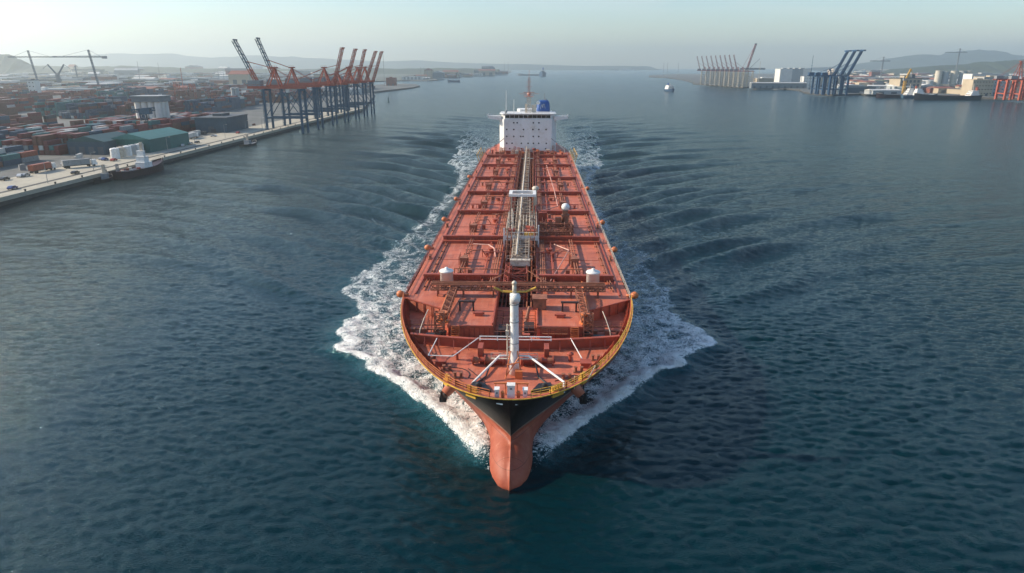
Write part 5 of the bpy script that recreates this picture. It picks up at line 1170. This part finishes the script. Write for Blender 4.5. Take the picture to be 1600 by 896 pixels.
for nm, wk, rk, kind, rw in (('white', 'wall', 'lgrey', 'flat', 'flat roof'), ('grey', 'mgrey', 'lgrey', 'gable', 'pale pitched roof'), ('beige', 'beige', 'slate', 'flat', 'flat roof'), ('red brick', 'brick', 'slate', 'gable', 'slate roof'), ('pale', 'lgrey', 'wall', 'gable', 'white pitched roof'), ('dark', 'dblue', 'mgrey', 'saw', 'sawtooth roof'), ('cream', 'beige', 'brick', 'gable', 'red roof')):
    kinds.append((nm, boxm(kind, M[wk], M[rk]), rw))
def town(n, fn, side, where):
    k = 0; tries = 0
    while k < n and tries < 9000:
        tries += 1; x, y = fn()
        if side == 'left' and any((x-a)**2+(y-b)**2 < 55**2 for a, b in KEEP): continue
        if not inview(x, y): continue
        nm, me, rw = rb.choice(kinds); tall = rb.random() < .12
        s_ = 1 + math.hypot(x, y) / 2600
        wx = rb.uniform(10, 42)*s_; wy = rb.uniform(10, 30)*s_; h = rb.uniform(4, 9)*(2.6 if tall else 1)*(1 + math.hypot(x, y)/5000)
        o = bpy.data.objects.new('building', me); COL.objects.link(o); o.location = (x, y, LZ - .2); o.scale = (wx, wy, h); o.rotation_euler = (0, 0, rb.choice([0, R(90), R(rb.uniform(-30, 30))]))
        size = 'tall' if tall else 'long low' if max(wx, wy) > 2.2*min(wx, wy) else 'wide low' if max(wx, wy) > 34 else 'small low'
        tag(o, f'{size} {nm} building with {rw} {where}', 'building', f'distant buildings on the {side} shore'); k += 1
def left_pt():
    py = 113 + 40 * rb.random()**1.7; px = rb.uniform(0, min(560, 430 + (178-py)*2)); x, y = at(px, py, LZ)
    return (min(x, QX - 60), y)
town(140, left_pt, 'left', 'in the hazy sprawl on the left')
def right_pt(): px = rb.uniform(1310, 1600); py = 116 + 32 * rb.random(); return at(px, py, LZ)
town(110, right_pt, 'right', 'in the right hand town')
def farleft_pt(): px = rb.uniform(640, 790); return at(px, 125.5 - (px-640)/150*9.5 + rb.uniform(-1.6, .4) , LZ)
town(28, farleft_pt, 'far left', 'on the thin far shore')
items = []
wk = ['wall', 'lgrey', 'mgrey', 'beige', 'brick', 'dblue', 'slate', 'hill', 'hill', 'lgrey']
for k in range(2600):
    if k % 4 != 3:
        py = 110.5 + 45 * rb.random()**2.2; x, y = at(rb.uniform(-5, 560), py, LZ); x = min(x, QX - 120)
        if py > 150 : continue
    else: x, y = at(rb.uniform(1330, 1605), 110.5 + 28 * rb.random()**1.6, LZ)
    s_ = 1 + math.hypot(x, y) / 2200; items.append((x, y, LZ - .5, rb.uniform(8, 30)*s_, rb.uniform(8, 24)*s_, rb.uniform(3, 9)*s_**.5, rb.choice(wk)))
colour_stuff('distant_town', items, 'dense hazy mass of low roofs and trees spreading below the hills on both shores', 'town')
# ------------------------------------------------------------------ other vessels
def vessel(name, L_, B_, fb, hullm, deckm, px, py, rz, label, cat='ship', house=(.1,.35,3), hm=None, sheer=.6, mast_=True, low=None, funnel=None, loc=None, hw=.4):
    x, y = loc or at(px, py, 0); t = empty(name, (x, y, 0), rz, label, cat); hm = hm or M['white']
    n = 16; up = []; 
    for i in range(n + 1):
        v = i / n; yv = -L_/2 + L_*v; b = B_/2 * min(1, (1 - max(0, (v - .62)/.38)**2.2)**.8 if v < 1 else 0) * (.8 + .2*min(1, v/.12)); z = fb * (1 + sheer*max(0, (v-.55)/.45)**2 + .12*max(0, (.15 - v)/.15)); up.append((b, yv, z))
    mb = MB(); vs = []
    for b, yv, z in up: vs += [(-b, yv, z), (-b*.86, yv*.97, -1.5), (b*.86, yv*.97, -1.5), (b, yv, z)]
    fs = []
    for i in range(n):
        for j in range(3): fs.append((i*4+j, i*4+j+1, i*4+4+j+1, i*4+4+j))
    fs.append((0,1,2,3)); mb.add(vs, fs); mb.build('hull', hullm, t)
    mb = MB(); vs = []
    for b, yv, z in up: vs += [(-b*.96, yv, z - .5), (b*.96, yv, z - .5)]
    mb.add(vs, [(i*2, i*2+1, i*2+3, i*2+2) for i in range(n)]); mb.build('deck', deckm, t)
    h0, h1, tiers = house; w_ = B_*hw
    hs = fb - .5
    for k in range(tiers):
        y0 = -L_/2 + L_*h0 + k*.6; y1 = -L_/2 + L_*h1 - k*1.6; w2 = w_ * (1 - .12*k)
        MB().box(-w2, w2, y0, y1, hs, hs + 2.6).box(-w2-.15, w2+.15, y0-.15, y1+.15, hs + 2.6, hs + 2.75).build('cabin', hm, t)
        MB().box(-w2*.85, w2*.85, y1 + .001, y1 + .08, hs + 1.2, hs + 2.1).build('window_band', M['glass'], t); hs += 2.76
    if mast_:
        ym = -L_/2 + L_*(h0+h1)/2; MB().truss((0, ym, hs), (0, ym, hs + max(4, L_*.1)), .8, .8, 4, .12, .08).bar((-1.6, ym, hs + max(4, L_*.1)*.7), (1.6, ym, hs + max(4, L_*.1)*.7), .2).build('mast', M['cream'], t)
    if funnel: y0 = -L_/2 + L_*h0 + 1.2; MB().lathe((0, y0, hs), [(B_*.11,0),(B_*.11,B_*.25),(B_*.07,B_*.3)], 12).build('funnel', funnel, t)
    MB().rail([(-up[n-2][0]*.9, up[n-2][1], up[n-2][2]), (0, up[n][1]-.4, up[n][2]), (up[n-2][0]*.9, up[n-2][1], up[n-2][2])], 1, 1.5, .05, 2).build('bow_railing', M['cream'], t)
    return t
M['dhull'] = mat('maroon_hull', (.035,.016,.02), .5, .2, .3); M['bhull'] = mat('blue_hull', (.02,.06,.12), .5, .2, .3)
t = vessel('workboat', 36, 8.5, 3.3, M['dhull'], M['dhull'], 211, 276, R(180+163), 'dark red workboat with a white wheelhouse moored at the left quay', 'boat', house=(.50,.66,3), sheer=.8, hw=.29, loc=(QX + 8.8, at(211,276)[1] + 8)); t.rotation_euler = (0, 0, R(-7))
for i in range(7): MB().cbox((random.uniform(-2.5,2.5), -15 + i*2.1, 2.9), (1.4, 1.3, random.uniform(.8,1.8)), random.random()).build('deck_cargo', M[['rust','cream','red','steel'][i % 4]], t)
MB().truss((0,-16,2), (0,-16,7), .8,.8,4,.1,.06).build('stern_gantry', M['steel'], t)
t = vessel('tender', 11, 3.4, 1.3, M['black'], M['dhull'], 168, 284, 0, 'small dark tender tied up behind the stern of the red workboat', 'boat', hm=M['steel'], house=(.45,.62,1), loc=(QX + 4.2, at(168,284)[1] + 1)); t.rotation_euler = (0,0,R(-5))
t = vessel('barge', 17, 5.0, 1.5, M['black'], M['steel'], 382, 228, 0, 'small black barge lying alone by the quay short of the cranes', 'boat', hm=M['steel'], house=(.35,.5,1), loc=(QX + 12, at(382,228)[1])); t.rotation_euler = (0,0,R(-12))
vessel('coaster', 42, 16, 4.5, M['bhull'], M['lgrey'], 1046, 143, R(186), 'small white ship sailing towards the viewer right of the tanker', house=(.2,.8,3), funnel=M['blue'], hw=.44)
vessel('container_ship', 190, 36, 18, M['bhull'], M['steel'], 848, 119.6, R(178), 'large dark blue ship far off behind the tanker funnel', house=(.1,.32,6), funnel=M['blue'])
vessel('barge', 150, 26, 7, M['steel'], M['steel'], 829, 118.4, R(90), 'long low grey barge left of the far blue ship', house=(.02,.1,2), mast_=False)
vessel('coaster', 42, 10, 6, M['bhull'], M['steel'], 709, 128.8, R(92), 'small dark coaster before the thin far shore on the left', house=(.05,.22,2))
vessel('tugboat', 24, 9, 4, M['cblue'], M['steel'], 909, 115.6, R(180), 'tiny hazy tug in mid channel right of the far blue ship', 'boat', house=(.3,.6,2)); vessel('tugboat', 26, 9, 4, M['cblue'], M['steel'], 927, 115.0, R(160), 'second tiny hazy tug a little right of the other', 'boat', house=(.3,.6,2))
vessel('ferry', 190, 28, 12, M['white'], M['white'], 979, 110.6, R(95), 'pale ferry on the horizon beyond the channel mouth', 'ship', house=(.2,.8,2))
vessel('supply_ship', 70, 14, 5, M['dhull'], M['rust'], 1400, 153.4, R(93), 'dark red supply ship with white upperworks moored on the right shore', house=(.1,.3,4)); vessel('research_ship', 60, 14, 5, M['cblue'], M['lgrey'], 1436, 153.8, R(-88), 'blue hulled ship with a tall white bridge moored on the right shore', house=(.35,.6,4), funnel=M['cred'])
vessel('bulk_ship', 105, 18, 6.5, M['black'], M['rust'], 1478, 156.2, R(92), 'long black ship with cluttered deck moored in front of the silos', house=(.05,.18,3), funnel=M['cred'])
# navigation buoy and lone post in the water near the cranes
x, y = at(607, 160); t = empty('channel_buoy', (x, y, 0), 0, 'small dark channel buoy off the end of the crane row', 'buoy')
MB().lathe((0,0,-.5), [(1.6,0),(1.8,1),(1.2,1.5)], 12).build('float', M['dgreen'], t); MB().truss((0,0,.9), (0,0,6.2), 1, 1, 4, .12, .08).build('tower', M['dgreen'], t); MB().ball((0,0,6.6), .6).build('lamp', M['dgreen'], t)
x, y = at(942, 121); mb = MB(); mb.tube((0,0,-2), (0,0,46), 1.6, .8); mb.cbox((0,0,2), (9,9,4)); mb.cbox((0,0,40), (4,4,3)); o = mb.build('beacon', M['steel']); o.location = (*at(942, 115.2), 0); tag(o, 'slim hazy beacon standing in the channel mouth', 'beacon')
# ------------------------------------------------------------------ quay furniture and vehicles
def truck(x, y, rz, k, label):
    t = empty('truck', (x, y, LZ + .04), rz, label, 'truck', 'trucks on the left quay')
    MB().box(-1.25, 1.25, -6, 6, 1.2, 3.9).build('trailer', M['c_' + k], t); MB().box(-1.2, 1.2, 6.6, 8.8, .6, 3.2).box(-1.1, 1.1, 8.8, 9.2, .6, 1.8).build('cab', M['white'], t)
    MB().box(-1.05, 1.05, 8.79, 8.84, 1.95, 3.0).build('windscreen', M['glass'], t); MB().box(-.5, .5, -6, 8.6, .8, 1.19).build('chassis', M['black'], t)
    for yy in (-4.8, -3.6, 5.4, 7.6):
        for xx in (-1.2, 1.2): MB().tube((xx - .15, yy, .5), (xx + .15, yy, .5), .5, n=12).build('wheel', M['black'], t)
truck(*at(64, 269, LZ), R(-3), 'orange', 'orange red box truck parked in the yard by the quay road'); truck(*at(300, 217, LZ), R(5), 'white', 'white box truck driving along the quay before the dark shed')
truck(*at(120, 262, LZ), R(-40), 'grey', 'grey trailer truck turning in the yard above the quay road')
M['car'] = {k: mat('car_' + k, c, .3, .05, 1) for k, c in (('white', (.6,.6,.6)), ('silver', (.3,.31,.32)), ('black', (.02,.02,.022)), ('red', (.3,.03,.02)), ('blue', (.03,.06,.2)))}
def car_proto(c):
    t = empty('car', (0,0,0), 0, 'x', 'car', 'cars parked by the left quay')
    pr = [(-2.2,.35),(2.2,.35),(2.25,.8),(1.4,.95),(.7,1.42),(-1.1,1.45),(-1.9,1.0),(-2.25,.9)]
    mb = MB(); n = len(pr); mb.add([(-.85, y, z) for y, z in pr] + [(.85, y, z) for y, z in pr], [tuple(range(n)), tuple(range(2*n-1, n-1, -1))] + [(i, n+i, n+(i+1) % n, (i+1) % n) for i in range(n)]); mb.build('body', M['car'][c], t)
    MB().add([(-.87,-1.3,1.0),(-.87,.95,1.0),(-.87,.6,1.38),(-.87,-1.0,1.4)], [(0,1,2,3)]).add([(.87,-1.3,1.0),(.87,.95,1.0),(.87,.6,1.38),(.87,-1.0,1.4)], [(3,2,1,0)]).build('side_glass', M['glass'], t)
    for y in (-1.35, 1.4):
        for x in (-.8, .8): MB().tube((x-.1,y,.33), (x+.1,y,.33), .33, n=10).build('wheel', M['black'], t)
    return t
prot = {c: car_proto(c) for c in M['car']}; used = set()
spots = [(8,282,'black','near the lower left corner of the yard'), (32,277,'white','left of the orange truck cab'), (40,276,'silver','beside the orange truck'), (118,272,'black','alone on the quay road below the grey truck'), (160,250,'silver','left of the pale tanks'), (164,251,'blue','next to a silver one by the pale tanks'), (178,252,'red','right in front of the pale tanks'), (286,229,'white','on the quay road beyond the workboat'), (298,226,'silver','on the quay road, farther along than the white one'), (308,224,'black','on the quay road near the dark shed'), (334,214,'white','by the bend before the crane legs'), (372,209,'red','close to the first crane legs'), (100,258,'white','in the open yard right of the orange truck'), (20,296,'blue','on the apron near the left edge')]
for px, py, c, w_ in spots:
    t = prot[c] if c not in used else copy_tree(prot[c]); used.add(c)
    x, y = at(px, py, LZ); t.location = (x, y, LZ + .04); t.rotation_euler = (0, 0, R(random.choice([0, 3, 90, 180, 20]))); t['label'] = f'{c} car {w_}'
lp = empty('street_lamp', (0,0,0), 0, 'x', 'lamp', 'lamps along the left quay')
MB().tube((0,0,0), (0,0,9), .14, .09, 8).build('pole', M['steel'], lp); MB().bar((0,0,9), (1.8,0,9.3), .12).build('arm', M['steel'], lp); MB().cbox((1.9,0,9.3), (.9,.4,.2)).build('lamp_head', M['cream'], lp)
for i, (px, py) in enumerate(((75,287),(147,269),(216,252),(263,240),(305,229),(352,216),(385,209),(410,203))):
    t = lp if i == 0 else copy_tree(lp); x, y = at(px, py, LZ); t.location = (x, y, LZ); t['label'] = ['lamp', 'second lamp', 'third lamp', 'fourth lamp', 'fifth lamp', 'sixth lamp', 'seventh lamp', 'farthest lamp'][i] + ' post from the left along the quay road'
bp = MB().lathe((0,0,0), [(.35,0),(.3,.5),(.5,.6),(.45,.8),(.1,.9)], 10).mesh('mooring_bollard', M['black'])
for i in range(26):
    o = bpy.data.objects.new('mooring_bollard', bp); COL.objects.link(o); o.location = (QX - .05, 80 + i*18, LZ + .25); tag(o, 'squat black mooring bollard on the edge of the left quay', 'bollard', 'mooring bollards along the left quay')
rq = random.Random(9)
for i in range(30):
    px = rq.uniform(0, 420); x = QX - rq.uniform(34, 50); y = rq.uniform(100, 520)
    if not inview(x, y): continue
    c = rq.choice(['c_grey', 'c_rust', 'c_dark', 'c_white', 'c_orange']); mb = MB(); wq, dq, hq = rq.uniform(1.5, 5), rq.uniform(1.5, 6), rq.uniform(1, 3); mb.cbox((0,0,hq/2), (wq, dq, hq)); mb.cbox((.4,0,hq + .15), (wq*.6, dq*.7, .3)); [mb.bar((sx*wq*.45, -dq*.55, 0), (sx*wq*.45, -dq*.55, hq*1.2), .15) for sx in (-1, 1)]
    o = mb.build('equipment_crate', M[c]); o.location = (x, y, LZ); o.rotation_euler = (0,0,rq.random()); tag(o, f"{ {'c_grey':'grey','c_rust':'rusty','c_dark':'dark','c_white':'off white','c_orange':'orange'}[c]} {'large' if wq*dq > 12 else 'small'} equipment crate at the yard edge behind the quay road", 'crate', 'equipment crates behind the quay road')
# ------------------------------------------------------------------ the air: one even haze over everything
mb = MB(); mb.box(-15200, 15200, -700, 15200, -6, 420); hz = mb.build('haze', []); tag(hz, kind='stuff')
hm_ = bpy.data.materials.new('haze_air'); hm_.use_nodes = True; nt = hm_.node_tree; nt.nodes.remove(nt.nodes['Principled BSDF'])
v = nt.nodes.new('ShaderNodeVolumePrincipled'); v.inputs['Color'].default_value = (.80,.89,.91,1); v.inputs['Density'].default_value = HAZE; v.inputs['Anisotropy'].default_value = .6
nt.links.new(v.outputs[0], nt.nodes['Material Output'].inputs['Volume']); hz.data.materials.append(hm_)
